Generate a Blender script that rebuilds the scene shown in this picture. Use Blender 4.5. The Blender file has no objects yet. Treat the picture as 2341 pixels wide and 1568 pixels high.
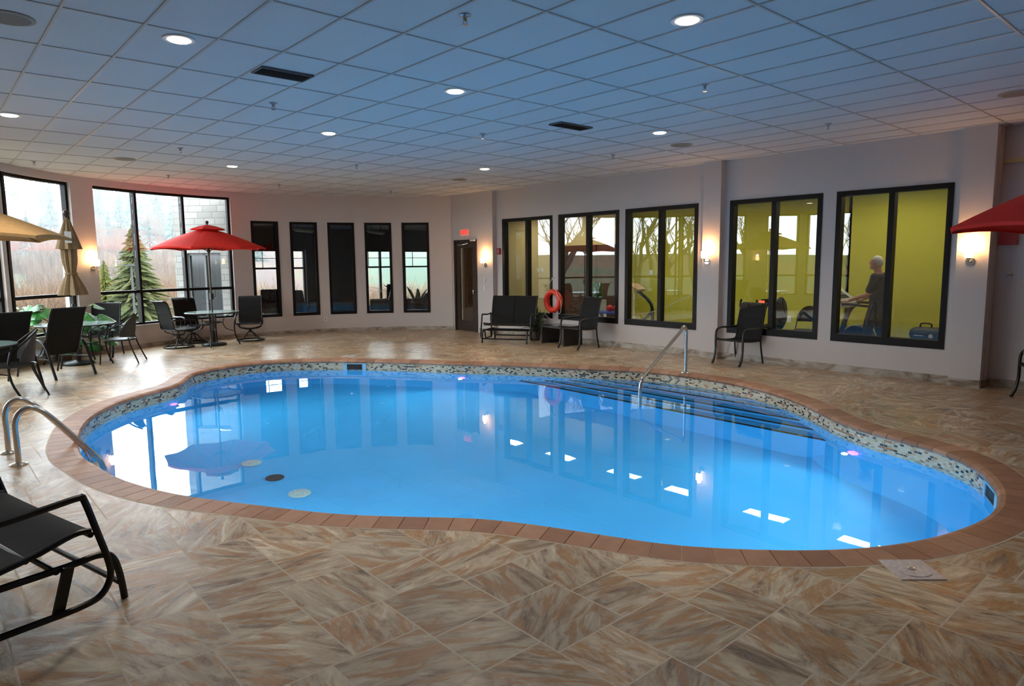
import bpy, bmesh, math, random
from math import pi, sin, cos, radians, sqrt, atan2
from mathutils import Vector, Matrix, noise
from mathutils.geometry import delaunay_2d_cdt

scene = bpy.context.scene
COL = scene.collection
random.seed(7)

# ------------------------------------------------------------------ camera
CAMH = 1.7205
f_px, pit, rol, yaw = 1550.6, .118, -.009, .722
F = Vector((sin(yaw)*cos(pit), cos(yaw)*cos(pit), -sin(pit)))
Rv = Vector((cos(yaw), -sin(yaw), 0)); U = Rv.cross(F)
R2 = Rv*cos(rol)+U*sin(rol); U2 = -Rv*sin(rol)+U*cos(rol)
cam_d = bpy.data.cameras.new('camera'); cam = bpy.data.objects.new('camera', cam_d); COL.objects.link(cam)
cam_d.sensor_width = 36; cam_d.lens = f_px/2341*36; cam_d.clip_end = 1000; cam_d.clip_start = .05
M = Matrix((R2, U2, -F)).transposed().to_4x4(); M.translation = (0, 0, CAMH)
cam.matrix_world = M
scene.camera = cam

# ------------------------------------------------------------------ sky and exposure
scene.view_settings.view_transform = 'Standard'
scene.view_settings.look = 'None'
scene.view_settings.gamma = 1
scene.view_settings.use_curve_mapping = False
scene.view_settings.exposure = 0.3
scene.cycles.use_denoising = True
scene.cycles.max_bounces = 10
scene.cycles.diffuse_bounces = 4
scene.cycles.glossy_bounces = 6
scene.cycles.transmission_bounces = 8
scene.cycles.transparent_max_bounces = 10
scene.cycles.sample_clamp_indirect = 6
scene.cycles.blur_glossy = 0.5
world = bpy.data.worlds.new('overcast_sky'); scene.world = world
world.use_nodes = True
wn = world.node_tree.nodes; wl = world.node_tree.links
bg = wn['Background']
tcw = wn.new('ShaderNodeTexCoord'); sepw = wn.new('ShaderNodeSeparateXYZ'); rampw = wn.new('ShaderNodeValToRGB')
wl.new(tcw.outputs['Generated'], sepw.inputs[0]); wl.new(sepw.outputs['Z'], rampw.inputs[0]); wl.new(rampw.outputs[0], bg.inputs[0])
rampw.color_ramp.elements[0].position = 0.0; rampw.color_ramp.elements[0].color = (.85, .9, 1, 1)
rampw.color_ramp.elements[1].position = .5; rampw.color_ramp.elements[1].color = (.8, .9, 1, 1)
SKY = 11.5
bg.inputs[1].default_value = SKY

# ------------------------------------------------------------------ room numbers (metres)
W = 10.646            # right wall plane
H = 3.422             # ceiling
ZT, ZB = 2.741, .470  # gym windows top and bottom
AC = (5.9596, 10.6127); AR = 5.823   # curved wall
WATER = -.17
PIL = W-.125

def arc(deg, r=AR):
    return (AC[0]+r*cos(radians(deg)), AC[1]+r*sin(radians(deg)))

# ------------------------------------------------------------------ helpers
def tag(o, label=None, cat=None, group=None, kind=None):
    if label: o['label'] = label
    if cat: o['category'] = cat
    if group: o['group'] = group
    if kind: o['kind'] = kind
    return o

def empty(name, loc=(0, 0, 0), rz=0, label=None, cat=None, group=None, kind=None, parent=None):
    o = bpy.data.objects.new(name, None); COL.objects.link(o)
    o.empty_display_size = .1
    o.location = loc; o.rotation_euler = (0, 0, rz)
    if parent: o.parent = parent
    return tag(o, label, cat, group, kind)

def crom(pts, n=6, closed=False):
    P = [Vector(p) for p in pts]; out = []
    N = len(P); rng = range(N if closed else N-1)
    for i in rng:
        if closed: a, b, c, d = P[i-1], P[i], P[(i+1) % N], P[(i+2) % N]
        else: a, b, c, d = P[max(i-1, 0)], P[i], P[i+1], P[min(i+2, N-1)]
        for k in range(n):
            t = k/n
            out.append(.5*((2*b)+(-a+c)*t+(2*a-5*b+4*c-d)*t*t+(-a+3*b-3*c+d)*t**3))
    if not closed: out.append(P[-1].copy())
    return out

class MB:
    def __init__(s): s.v = []; s.f = []; s.m = []; s.r = []; s.uv = None
    def add(s, vs, fs, mi=0, rnd=0.0):
        o = len(s.v); s.v += [tuple(v) for v in vs]
        for f in fs:
            s.f.append(tuple(o+i for i in f)); s.m.append(mi); s.r.append(rnd)
        return s
    def hexa(s, b, t, mi=0, rnd=0.0):   # two quads, bottom and top
        return s.add(list(b)+list(t), [(3, 2, 1, 0), (4, 5, 6, 7), (0, 1, 5, 4), (1, 2, 6, 5), (2, 3, 7, 6), (3, 0, 4, 7)], mi, rnd)
    def box(s, x0, x1, y0, y1, z0, z1, mi=0, rnd=0.0):
        return s.hexa([(x0, y0, z0), (x1, y0, z0), (x1, y1, z0), (x0, y1, z0)], [(x0, y0, z1), (x1, y0, z1), (x1, y1, z1), (x0, y1, z1)], mi, rnd)
    def cbox(s, c, d, ax=None, mi=0):   # centre, size, optional rotation matrix
        R = ax or Matrix.Identity(3); h = [Vector(c)]
        P = [Vector(c)+R @ Vector((sx*d[0]/2, sy*d[1]/2, sz*d[2]/2)) for sz in (-1, 1) for sx, sy in ((-1, -1), (1, -1), (1, 1), (-1, 1))]
        return s.hexa(P[:4], P[4:], mi)
    def tube(s, pts, r, n=8, closed=False, mi=0, flat=None, smooth=0):
        P = crom(pts, smooth, closed) if smooth else [Vector(p) for p in pts]
        N = len(P); vs = []; up = None
        rad = r if callable(r) else (lambda t: r)
        for i, p in enumerate(P):
            if closed: t = (P[(i+1) % N]-P[i-1])
            else: t = P[min(i+1, N-1)]-P[max(i-1, 0)]
            t = t.normalized() if t.length > 1e-9 else Vector((0, 0, 1))
            if up is None:
                up = Vector((0, 0, 1)) if abs(t.z) < .9 else Vector((1, 0, 0))
            a = up-t*up.dot(t)
            if a.length < 1e-6: a = t.orthogonal()
            a.normalize(); b = t.cross(a); up = a
            rr = rad(i/max(N-1, 1)); ra = rr*(flat[0] if flat else 1); rb = rr*(flat[1] if flat else 1)
            vs += [p+a*ra*cos(2*pi*k/n)+b*rb*sin(2*pi*k/n) for k in range(n)]
        fs = []
        for i in range(N if closed else N-1):
            j = (i+1) % N
            for k in range(n):
                fs.append((i*n+k, i*n+(k+1) % n, j*n+(k+1) % n, j*n+k))
        if not closed:
            fs.append(tuple(range(n))[::-1]); fs.append(tuple((N-1)*n+k for k in range(n)))
        return s.add(vs, fs, mi)
    def lathe(s, prof, c=(0, 0, 0), n=24, mi=0, wob=None):
        vs = []; fs = []
        for i, (r, z) in enumerate(prof):
            for k in range(n):
                a = 2*pi*k/n; q = r*(wob(a, i) if wob else 1)
                vs.append((c[0]+q*cos(a), c[1]+q*sin(a), c[2]+z))
        for i in range(len(prof)-1):
            for k in range(n):
                fs.append((i*n+k, i*n+(k+1) % n, (i+1)*n+(k+1) % n, (i+1)*n+k))
        fs.append(tuple(range(n))[::-1]); fs.append(tuple((len(prof)-1)*n+k for k in range(n)))
        return s.add(vs, fs, mi)
    def prism(s, poly, z0, z1, mi=0):
        n = len(poly)
        vs = [(p[0], p[1], z0) for p in poly]+[(p[0], p[1], z1) for p in poly]
        fs = [tuple(range(n))[::-1], tuple(range(n, 2*n))]+[(i, (i+1) % n, n+(i+1) % n, n+i) for i in range(n)]
        return s.add(vs, fs, mi)
    def ball(s, c, r, nu=12, nv=8, mi=0):
        r = (r, r, r) if not hasattr(r, '__len__') else r
        vs = [(c[0], c[1], c[2]-r[2])]; fs = []
        for j in range(1, nv):
            ph = -pi/2+pi*j/nv
            for k in range(nu):
                a = 2*pi*k/nu; vs.append((c[0]+r[0]*cos(ph)*cos(a), c[1]+r[1]*cos(ph)*sin(a), c[2]+r[2]*sin(ph)))
        vs.append((c[0], c[1], c[2]+r[2])); L = len(vs)-1
        for k in range(nu):
            fs.append((0, 1+(k+1) % nu, 1+k)); fs.append((L, L-nu+k, L-nu+(k+1) % nu))
        for j in range(nv-2):
            for k in range(nu):
                a = 1+j*nu; fs.append((a+k, a+(k+1) % nu, a+nu+(k+1) % nu, a+nu+k))
        return s.add(vs, fs, mi)
    def sheet(s, grid, th, mi=0):   # grid[i][j] of points; thickness along its normal
        a = len(grid); b = len(grid[0]); top = []; bot = []
        G = [[Vector(p) for p in row] for row in grid]
        for i in range(a):
            for j in range(b):
                du = G[min(i+1, a-1)][j]-G[max(i-1, 0)][j]; dv = G[i][min(j+1, b-1)]-G[i][max(j-1, 0)]
                nn = du.cross(dv); nn = nn.normalized() if nn.length > 1e-9 else Vector((0, 0, 1))
                top.append(G[i][j]+nn*th/2); bot.append(G[i][j]-nn*th/2)
        n = a*b; fs = []
        for i in range(a-1):
            for j in range(b-1):
                q = (i*b+j, (i+1)*b+j, (i+1)*b+j+1, i*b+j+1)
                fs.append(q); fs.append(tuple(n+x for x in q[::-1]))
        edge = [i*b for i in range(a)]+[(a-1)*b+j for j in range(1, b)]+[i*b+b-1 for i in range(a-2, -1, -1)]+[j for j in range(b-2, 0, -1)]
        for k in range(len(edge)):
            p, q = edge[k], edge[(k+1) % len(edge)]
            fs.append((q, p, n+p, n+q))
        return s.add(top+bot, fs, mi)
    def build(s, name, mats, parent=None, smooth=False, loc=None, rz=None):
        me = bpy.data.meshes.new(name); me.from_pydata(s.v, [], s.f); me.validate(); 
        if not isinstance(mats, (list, tuple)): mats = [mats]
        for m in mats: me.materials.append(m)
        if len(me.polygons) == len(s.m):
            me.polygons.foreach_set('material_index', s.m)
            if any(s.r):
                at = me.attributes.new('rnd', 'FLOAT', 'FACE'); at.data.foreach_set('value', s.r)
        bm = bmesh.new(); bm.from_mesh(me); bmesh.ops.recalc_face_normals(bm, faces=bm.faces); bm.to_mesh(me); bm.free()
        if smooth: 
            me.polygons.foreach_set('use_smooth', [True]*len(me.polygons))
            try: me.set_sharp_from_angle(angle=radians(38))
            except Exception: pass
        o = bpy.data.objects.new(name, me); COL.objects.link(o)
        if parent: o.parent = parent
        if loc: o.location = loc
        if rz is not None: o.rotation_euler = (0, 0, rz)
        return o

def struct(o): o['kind'] = 'structure'; return o

def kids(o): return [c for c in bpy.data.objects if c.parent == o]
def copy_tree(o, parent=None):
    c = o.copy(); COL.objects.link(c); c.parent = parent
    for ch in kids(o): copy_tree(ch, c)
    return c
def dup(o, loc, rz, label=None, group=None, scale=None):
    c = copy_tree(o); c.location = loc; c.rotation_euler = (0, 0, rz)
    if scale: c.scale = scale
    if label: c['label'] = label
    if group: c['group'] = group
    return c

# ------------------------------------------------------------------ materials
class NT:
    def __init__(s, name):
        s.m = bpy.data.materials.new(name); s.m.use_nodes = True
        s.n = s.m.node_tree.nodes; s.l = s.m.node_tree.links; s.p = s.n['Principled BSDF']; s.out = s.n['Material Output']
    def new(s, t, **k):
        nd = s.n.new('ShaderNode'+t)
        for a, b in k.items():
            if a.startswith('i_'):
                key = a[2:]; key = int(key) if key.isdigit() else key.replace('_', ' ')
                nd.inputs[key].default_value = b
            else: setattr(nd, a, b)
        return nd
    def link(s, a, b): s.l.new(a, b)
    def ramp(s, src, stops, interp='LINEAR'):
        r = s.new('ValToRGB'); r.color_ramp.interpolation = interp
        e = r.color_ramp.elements
        while len(e) < len(stops): e.new(.5)
        for i, (p, c) in enumerate(stops): e[i].position = p; e[i].color = (*c, 1) if len(c) == 3 else c
        s.link(src, r.inputs[0]); return r.outputs[0]
    def bump(s, src, strength=.2, dist=.01):
        b = s.new('Bump'); b.inputs['Strength'].default_value = strength; b.inputs['Distance'].default_value = dist
        s.link(src, b.inputs['Height']); s.link(b.outputs[0], s.p.inputs['Normal']); return b

def hexc(h):
    c = [int(h[i:i+2], 16)/255 for i in (0, 2, 4)]
    return tuple(x/12.92 if x <= .04045 else ((x+.055)/1.055)**2.4 for x in c)

def mat(name, col, rough=.5, metal=0, spec=.5, var=0, scale=20, bump=0, emit=None, es=0, trans=0):
    t = NT(name); c = hexc(col) if isinstance(col, str) else col
    t.p.inputs['Base Color'].default_value = (*c, 1); t.p.inputs['Roughness'].default_value = rough
    t.p.inputs['Metallic'].default_value = metal; t.p.inputs['Specular IOR Level'].default_value = spec
    if trans: t.p.inputs['Transmission Weight'].default_value = trans
    if emit:
        t.p.inputs['Emission Color'].default_value = (*(hexc(emit) if isinstance(emit, str) else emit), 1); t.p.inputs['Emission Strength'].default_value = es
    if var or bump:
        tc = t.new('TexCoord'); nz = t.new('TexNoise', i_Scale=scale, i_Detail=4.0)
        t.link(tc.outputs['Object'], nz.inputs['Vector'])
        if var:
            a = tuple(max(0, x*(1-var)) for x in c); b = tuple(min(1, x*(1+var)) for x in c)
            t.link(t.ramp(nz.outputs[0], [(.3, a), (.7, b)]), t.p.inputs['Base Color'])
        if bump: t.bump(nz.outputs[0], bump, .005)
    return t.m

m_wall = mat('wall_paint', (.60, .54, .50), .75, var=.03, scale=60, bump=.05)
m_black = mat('black_aluminium', (.006, .006, .006), .45, spec=.2)
m_frame = mat('dark_bronze_frame', (.008, .0065, .006), .5, spec=.2)
m_chair = mat('black_powder_coat', (.006, .0062, .007), .36, spec=.4)
m_chrome = mat('brushed_steel', (.62, .60, .57), .22, metal=1)
m_white = mat('white_plastic', (.75, .74, .72), .4)
m_grey = mat('grey_plastic', (.35, .35, .36), .5)
m_dark = mat('dark_matter', (.01, .01, .01), .6)
m_tbar = mat('ceiling_bar_enamel', (.50, .48, .45), .4)
m_red = mat('red_umbrella_canvas', (.78, .022, .012), .8, var=.08, scale=30)
m_tan = mat('tan_umbrella_canvas', (.42, .27, .12), .85, var=.1, scale=30)
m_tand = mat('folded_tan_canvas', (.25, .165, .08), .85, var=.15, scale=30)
m_wood = mat('dark_pole_metal', (.05, .035, .028), .4)

def sling(name, c, w=.25, sc=260):
    t = NT(name); tc = t.new('TexCoord'); wv = t.new('TexWave', i_Scale=sc/6.0, i_Distortion=.6, i_Detail=1.0)
    t.link(tc.outputs['Object'], wv.inputs['Vector']); wv.bands_direction = 'X'
    nz = t.new('TexNoise', i_Scale=140.0); t.link(tc.outputs['Object'], nz.inputs['Vector'])
    mx = t.new('Math', operation='MULTIPLY'); t.link(wv.outputs['Fac'], mx.inputs[0]); t.link(nz.outputs[0], mx.inputs[1])
    t.link(t.ramp(mx.outputs[0], [(.1, tuple(x*(1-w) for x in c)), (.6, tuple(x*(1+2*w) for x in c))]), t.p.inputs['Base Color'])
    t.p.inputs['Roughness'].default_value = .8; t.p.inputs['Specular IOR Level'].default_value = .25; return t.m
m_sling = sling('black_sling_mesh', (.011, .0108, .010), .5)
m_wicker = mat('black_wicker', (.02, .019, .018), .45, var=.6, scale=120, bump=.5)
m_slingdark = mat('dark_sling_headrest', (.004, .004, .004), .75)

def stone_floor():
    t = NT('slate_look_floor_tile')
    at = t.new('Attribute', attribute_name='rnd'); tc = t.new('TexCoord')
    an = t.new('Math', operation='MULTIPLY', i_1=25.0); t.link(at.outputs['Fac'], an.inputs[0])
    of = t.new('Math', operation='MULTIPLY', i_1=731.0); t.link(at.outputs['Fac'], of.inputs[0])
    cb = t.new('CombineXYZ'); t.link(of.outputs[0], cb.inputs[0]); t.link(of.outputs[0], cb.inputs[1])
    ad = t.new('VectorMath', operation='ADD'); t.link(tc.outputs['Object'], ad.inputs[0]); t.link(cb.outputs[0], ad.inputs[1])
    rt = t.new('VectorRotate', rotation_type='Z_AXIS'); t.link(ad.outputs[0], rt.inputs['Vector']); t.link(an.outputs[0], rt.inputs['Angle'])
    mp = t.new('Mapping'); mp.inputs['Scale'].default_value = (1.5, 5.6, 1); t.link(rt.outputs[0], mp.inputs[0])
    n1 = t.new('TexNoise', i_Scale=1.5, i_Detail=12.0, i_Roughness=.68, i_Distortion=1.5); t.link(mp.outputs[0], n1.inputs['Vector'])
    c1 = t.ramp(n1.outputs[0], [(.33, (.11, .062, .03)), (.42, (.31, .21, .13)), (.485, (.45, .35, .23)), (.56, (.56, .465, .325)), (.68, (.78, .69, .52))])
    n2 = t.new('TexNoise', i_Scale=1.1, i_Detail=7.0, i_Roughness=.6, i_Distortion=2.0); t.link(mp.outputs[0], n2.inputs['Vector'])
    f2 = t.ramp(n2.outputs[0], [(.50, (0, 0, 0)), (.575, (1, 1, 1))])
    mx = t.new('MixRGB', blend_type='MIX'); t.link(f2, mx.inputs[0]); t.link(c1, mx.inputs[1]); mx.inputs[2].default_value = (.40, .185, .045, 1)
    sc = t.new('Math', operation='MULTIPLY', i_1=.8); t.link(f2, sc.inputs[0]); t.link(sc.outputs[0], mx.inputs[0])
    # fine light veins
    n3 = t.new('TexNoise', i_Scale=3.4, i_Detail=10.0, i_Roughness=.7, i_Distortion=2.4); t.link(mp.outputs[0], n3.inputs['Vector'])
    v3 = t.ramp(n3.outputs[0], [(.47, (0, 0, 0)), (.5, (1, 1, 1)), (.53, (0, 0, 0))])
    s3 = t.new('Math', operation='MULTIPLY', i_1=.28); t.link(v3, s3.inputs[0])
    m3 = t.new('MixRGB'); t.link(s3.outputs[0], m3.inputs[0]); t.link(mx.outputs[0], m3.inputs[1]); m3.inputs[2].default_value = (.72, .60, .44, 1)
    # each tile its own depth of tone
    hs = t.new('HueSaturation'); vv = t.new('MapRange'); wn_ = t.new('TexWhiteNoise', noise_dimensions='1D'); t.link(of.outputs[0], wn_.inputs['W'])
    vv.inputs['To Min'].default_value = .80; vv.inputs['To Max'].default_value = 1.12; t.link(wn_.outputs['Value'], vv.inputs['Value'])
    t.link(vv.outputs[0], hs.inputs['Value']); t.link(m3.outputs[0], hs.inputs['Color'])
    t.link(hs.outputs[0], t.p.inputs['Base Color'])
    r = t.new('MapRange'); r.inputs['To Min'].default_value = .22; r.inputs['To Max'].default_value = .42; t.link(n3.outputs[0], r.inputs['Value']); t.link(r.outputs[0], t.p.inputs['Roughness'])
    t.bump(n1.outputs[0], .25, .012); return t.m
m_tile = stone_floor()
m_grout = mat('beige_grout', (.62, .54, .43), .8, var=.08, scale=40)

def coping_mat():
    t = NT('terracotta_coping_brick'); at = t.new('Attribute', attribute_name='rnd'); tc = t.new('TexCoord')
    nz = t.new('TexNoise', i_Scale=9.0, i_Detail=6.0); t.link(tc.outputs['Object'], nz.inputs['Vector'])
    a = t.new('Math', operation='ADD'); t.link(at.outputs['Fac'], a.inputs[0]); t.link(nz.outputs[0], a.inputs[1])
    m = t.new('Math', operation='MULTIPLY', i_1=.5); t.link(a.outputs[0], m.inputs[0])
    t.link(t.ramp(m.outputs[0], [(.2, (.27, .125, .068)), (.5, (.37, .18, .10)), (.8, (.47, .26, .16))]), t.p.inputs['Base Color'])
    t.p.inputs['Roughness'].default_value = .5; t.bump(nz.outputs[0], .3, .004); return t.m
m_coping = coping_mat()

def mosaic():
    t = NT('pool_mosaic_band'); uv = t.new('UVMap', uv_map='UVMap')
    br = t.new('TexBrick', offset=.5, squash=1.0); br.inputs['Scale'].default_value = 1.0
    br.inputs['Brick Width'].default_value = .044; br.inputs['Row Height'].default_value = .024; br.inputs['Mortar Size'].default_value = .0022; br.inputs['Mortar Smooth'].default_value = .1
    br.inputs['Color1'].default_value = (0, 0, 0, 1); br.inputs['Color2'].default_value = (1, 1, 1, 1); br.inputs['Mortar'].default_value = (.5, .5, .5, 1)
    t.link(uv.outputs[0], br.inputs['Vector'])
    c = t.ramp(br.outputs['Color'], [(0, (.02, .014, .012)), (.18, (.36, .15, .05)), (.30, (.50, .34, .17)), (.42, (.60, .47, .28)), (.72, (.66, .56, .38))], 'CONSTANT')
    mx = t.new('MixRGB'); t.link(br.outputs['Fac'], mx.inputs[0]); t.link(c, mx.inputs[1]); mx.inputs[2].default_value = (.5, .45, .36, 1)
    t.link(mx.outputs[0], t.p.inputs['Base Color']); t.p.inputs['Roughness'].default_value = .2; return t.m
m_mosaic = mosaic()

m_basin = mat('blue_pool_paint', (.045, .42, .77), .6, var=.04, scale=2)
def water_mat():
    t = NT('pool_water'); t.n.remove(t.p)
    g = t.new('BsdfGlass', i_IOR=1.33, i_Roughness=0.0); g.inputs['Color'].default_value = (.93, .98, 1, 1)
    tc = t.new('TexCoord'); nz = t.new('TexNoise', i_Scale=1.6, i_Detail=2.0); t.link(tc.outputs['Object'], nz.inputs['Vector'])
    b = t.new('Bump', i_Strength=.035, i_Distance=.02); t.link(nz.outputs[0], b.inputs['Height']); t.link(b.outputs[0], g.inputs['Normal'])
    t.link(g.outputs[0], t.out.inputs[0]); return t.m
m_water = water_mat()

def glass_mat(name, k=3.0, tint=(.95, .97, .96), ior=1.5):
    t = NT(name); t.n.remove(t.p)
    tr = t.new('BsdfTransparent'); tr.inputs[0].default_value = (*tint, 1)
    gl = t.new('BsdfGlossy', i_Roughness=0.0); gl.inputs[0].default_value = (1, 1, 1, 1)
    lw = t.new('Fresnel', i_IOR=ior); ge = t.new('NewGeometry'); io = t.new('MapRange'); io.inputs['To Min'].default_value = ior; io.inputs['To Max'].default_value = 1/ior
    t.link(ge.outputs['Backfacing'], io.inputs['Value']); t.link(io.outputs[0], lw.inputs['IOR']); mm = t.new('Math', operation='MULTIPLY', use_clamp=True, i_1=k); t.link(lw.outputs[0], mm.inputs[0])
    mx = t.new('MixShader'); t.link(mm.outputs[0], mx.inputs[0]); t.link(tr.outputs[0], mx.inputs[1]); t.link(gl.outputs[0], mx.inputs[2])
    t.link(mx.outputs[0], t.out.inputs[0]); return t.m
m_pane = glass_mat('window_glass', 1.0)
m_gympane = glass_mat('inner_window_glass', 1.25)
m_tabletop = mat('frosted_green_table_glass', (.42, .58, .53), .12)
m_tabletop.node_tree.nodes['Principled BSDF'].inputs['Alpha'].default_value = .62

def sill_stone():
    t = NT('stone_baseboard_tile'); tc = t.new('TexCoord')
    mp = t.new('Mapping'); mp.inputs['Scale'].default_value = (1, 1, 2.5); t.link(tc.outputs['Object'], mp.inputs[0])
    n1 = t.new('TexNoise', i_Scale=2.6, i_Detail=8.0, i_Distortion=1.5); t.link(mp.outputs[0], n1.inputs['Vector'])
    t.link(t.ramp(n1.outputs[0], [(.3, (.16, .11, .07)), (.45, (.34, .27, .20)), (.6, (.46, .42, .36)), (.75, (.55, .5, .42))]), t.p.inputs['Base Color'])
    t.p.inputs['Roughness'].default_value = .35; return t.m
m_base = sill_stone()

def ceil_mat():
    t = NT('acoustic_ceiling_tile'); tc = t.new('TexCoord'); nz = t.new('TexNoise', i_Scale=90.0, i_Detail=3.0); t.link(tc.outputs['Object'], nz.inputs['Vector'])
    t.link(t.ramp(nz.outputs[0], [(.3, (.62, .62, .61)), (.6, (.70, .70, .69))]), t.p.inputs['Base Color']); t.p.inputs['Roughness'].default_value = .9; t.bump(nz.outputs[0], .15, .003); return t.m
m_ceil = ceil_mat()

# ================================================================== ROOM SHELL
POOL_RAW = [[1.105,7.862],[1.047,7.464],[1.032,7.068],[1.073,6.701],[1.118,6.275],[1.203,5.906],[1.343,5.501],[1.494,5.195],[1.748,4.763],[1.913,4.487],[2.099,4.201],[2.382,3.883],[2.561,3.696],[2.766,3.474],[2.982,3.103],[3.158,2.737],[3.323,2.398],[3.52,2.130],[3.78,1.850],[3.982,1.670],[4.23,1.498],[4.452,1.388],[4.722,1.286],[5.098,1.203],[5.388,1.18],[5.70,1.205],[6.08,1.310],[6.40,1.465],[6.633,1.622],[6.80,1.805],[6.93,2.00],[7.05,2.25],[7.15,2.55],[7.25,2.79],[7.46,3.109],[7.762,3.431],[8.044,3.763],[8.339,4.2],[8.531,4.619],[8.66,5.022],[8.74,5.442],[8.754,5.937],[8.70,6.407],[8.584,6.774],[8.42,7.109],[8.18,7.506],[7.90,8.018],[7.60,8.507],[7.254,8.989],[6.90,9.473],[6.60,10.0],[6.28,10.45],[5.85,11.004],[5.35,11.50],[4.956,11.777],[4.58,11.90],[4.227,11.93],[3.86,11.83],[3.50,11.66],[3.20,11.35],[2.97,10.88],[2.70,10.47],[2.30,10.15],[1.953,9.85],[1.66,9.463],[1.427,9.027],[1.243,8.506]]
def resample(P, step, closed=True):
    L = [0]
    Q = P+[P[0]] if closed else P
    for i in range(len(Q)-1): L.append(L[-1]+(Q[i+1]-Q[i]).length)
    n = max(3, round(L[-1]/step)); out = []; j = 0
    for k in range(n):
        s = L[-1]*k/n
        while L[j+1] < s: j += 1
        t = (s-L[j])/(L[j+1]-L[j]) if L[j+1] > L[j] else 0
        out.append(Q[j].lerp(Q[j+1], t))
    return out
pool = resample(crom([(x, y, 0) for x, y in POOL_RAW], 8, True), .06)
for _ in range(6):
    N_ = len(pool); pool = [(pool[i-1]+pool[i]*2+pool[(i+1) % N_])/4 for i in range(N_)]
def offset(P, d):
    N = len(P); out = []
    for i in range(N):
        t = (P[(i+1) % N]-P[i-1]).normalized(); out.append(P[i]+Vector((-t.y, t.x, 0))*d)
    return out
area = sum(pool[i-1].x*pool[i].y-pool[i].x*pool[i-1].y for i in range(len(pool)))
if area < 0: pool.reverse()
COPW = .235
cop_out = offset(pool, -COPW)

# room outline, counter-clockwise
PY0 = -2.0
arc_pts = [arc(a) for a in [38.6+i*(144.5-38.6)/105 for i in range(106)]]
room = [(-2.0, PY0), (W+.2, PY0), (W+.2, 2.68), (PIL, 2.68)][:3]+[(W, 2.72), (W, 12.6), (PIL, 12.62), (PIL, arc_pts[0][1])]+arc_pts+[(-2.0, 11.2)]

def inside(p, poly):
    x, y = p; c = False; n = len(poly); j = n-1
    for i in range(n):
        xi, yi = poly[i][0], poly[i][1]; xj, yj = poly[j][0], poly[j][1]
        if (yi > y) != (yj > y) and x < (xj-xi)*(y-yi)/(yj-yi)+xi: c = not c
        j = i
    return c

def build_floor():
    a, b, s = .452, .342, 1.045   # square sizes of the pinwheel pattern
    V = []; E = []
    tiles = []
    g = .0045
    ox, oy = 1.332, 2.94
    for m in range(-45, 46):
        for n in range(-45, 46):
            x = ox+m*a+n*b; y = oy+s*(m*b-n*a)
            for (x0, y0, w) in ((x, y, a), (x+a, y, b)):   # large square, small square hanging below its right end
                if -2.6 < x0 < 11.5 and -2.6 < y0 < 17.2: tiles.append((x0+g, y0+g, x0+w-g, y0+s*w-g))
    def addloop(pts):
        o = len(V); V.extend([Vector((p[0], p[1])) for p in pts]); n = len(pts)
        E.extend([(o+i, o+(i+1) % n) for i in range(n)])
    fl = [(-2.1, PY0-.1), (W+.3, PY0-.1), (W+.3, 12.9), (PIL+.1, 14.4)]+[arc(a_, AR+.1) for a_ in range(40, 145, 3)]+[(1.13, 14.1), (-2.1, 11.25)]
    addloop(fl); addloop(cop_out)
    for t in tiles:
        addloop([(t[0], t[1]), (t[2], t[1]), (t[2], t[3]), (t[0], t[3])])
    r = delaunay_2d_cdt(V, E, [], 0, 1e-5)
    vs, fs = r[0], r[2]
    cell = {}
    for i, t in enumerate(tiles):
        for cx in range(int(t[0]*2)-1, int(t[2]*2)+2):
            for cy in range(int(t[1]*2)-1, int(t[3]*2)+2): cell.setdefault((cx, cy), []).append(i)
    rn = [random.random()*.96+.02 for _ in tiles]
    cp = [(p.x, p.y) for p in cop_out]
    mb = MB(); mb.v = [(v.x, v.y, 0) for v in vs]
    for f in fs:
        cx = sum(vs[i].x for i in f)/len(f); cy = sum(vs[i].y for i in f)/len(f)
        if not inside((cx, cy), fl) or inside((cx, cy), cp): continue
        mi, rr = 1, 0.5
        for i in cell.get((math.floor(cx*2), math.floor(cy*2)), ()):
            t = tiles[i]
            if t[0] < cx < t[2] and t[1] < cy < t[3]: mi, rr = 0, rn[i]; break
        mb.f.append(tuple(f)); mb.m.append(mi); mb.r.append(rr)
    return struct(mb.build('floor', [m_tile, m_grout]))
floor_o = build_floor()

def ceiling():
    mb = MB(); poly = [(p[0], p[1]) for p in room]
    big = [(-2.1, PY0-.1), (W+.3, PY0-.1), (W+.3, 12.9), (PIL+.1, 14.4)]+[arc(a_, AR+.1) for a_ in range(40, 145, 3)]+[(1.13, 14.1), (-2.1, 11.25)]
    mb.prism(big, H, H+.06, 0)
    def spans(c, axis):
        xs = []
        for i in range(len(big)):
            p, q = big[i-1], big[i]
            u0, u1 = p[axis], q[axis]
            if (u0 > c) != (u1 > c): xs.append(p[1-axis]+(q[1-axis]-p[1-axis])*(c-u0)/(u1-u0))
        xs.sort(); return [(xs[i], xs[i+1]) for i in range(0, len(xs)-1, 2)]
    x = .891-.5025*6
    while x < W+.2:
        for y0, y1 in spans(x, 0): mb.box(x-.009, x+.009, y0, y1, H-.008, H+.001, 1)
        x += .5025
    y = 2.486-.999*5
    while y < 16.6:
        for x0, x1 in spans(y, 1): mb.box(x0, x1, y-.009, y+.009, H-.007, H+.001, 1)
        y += .999
    return struct(mb.build('ceiling', [m_ceil, m_tbar]))
ceiling()

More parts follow.
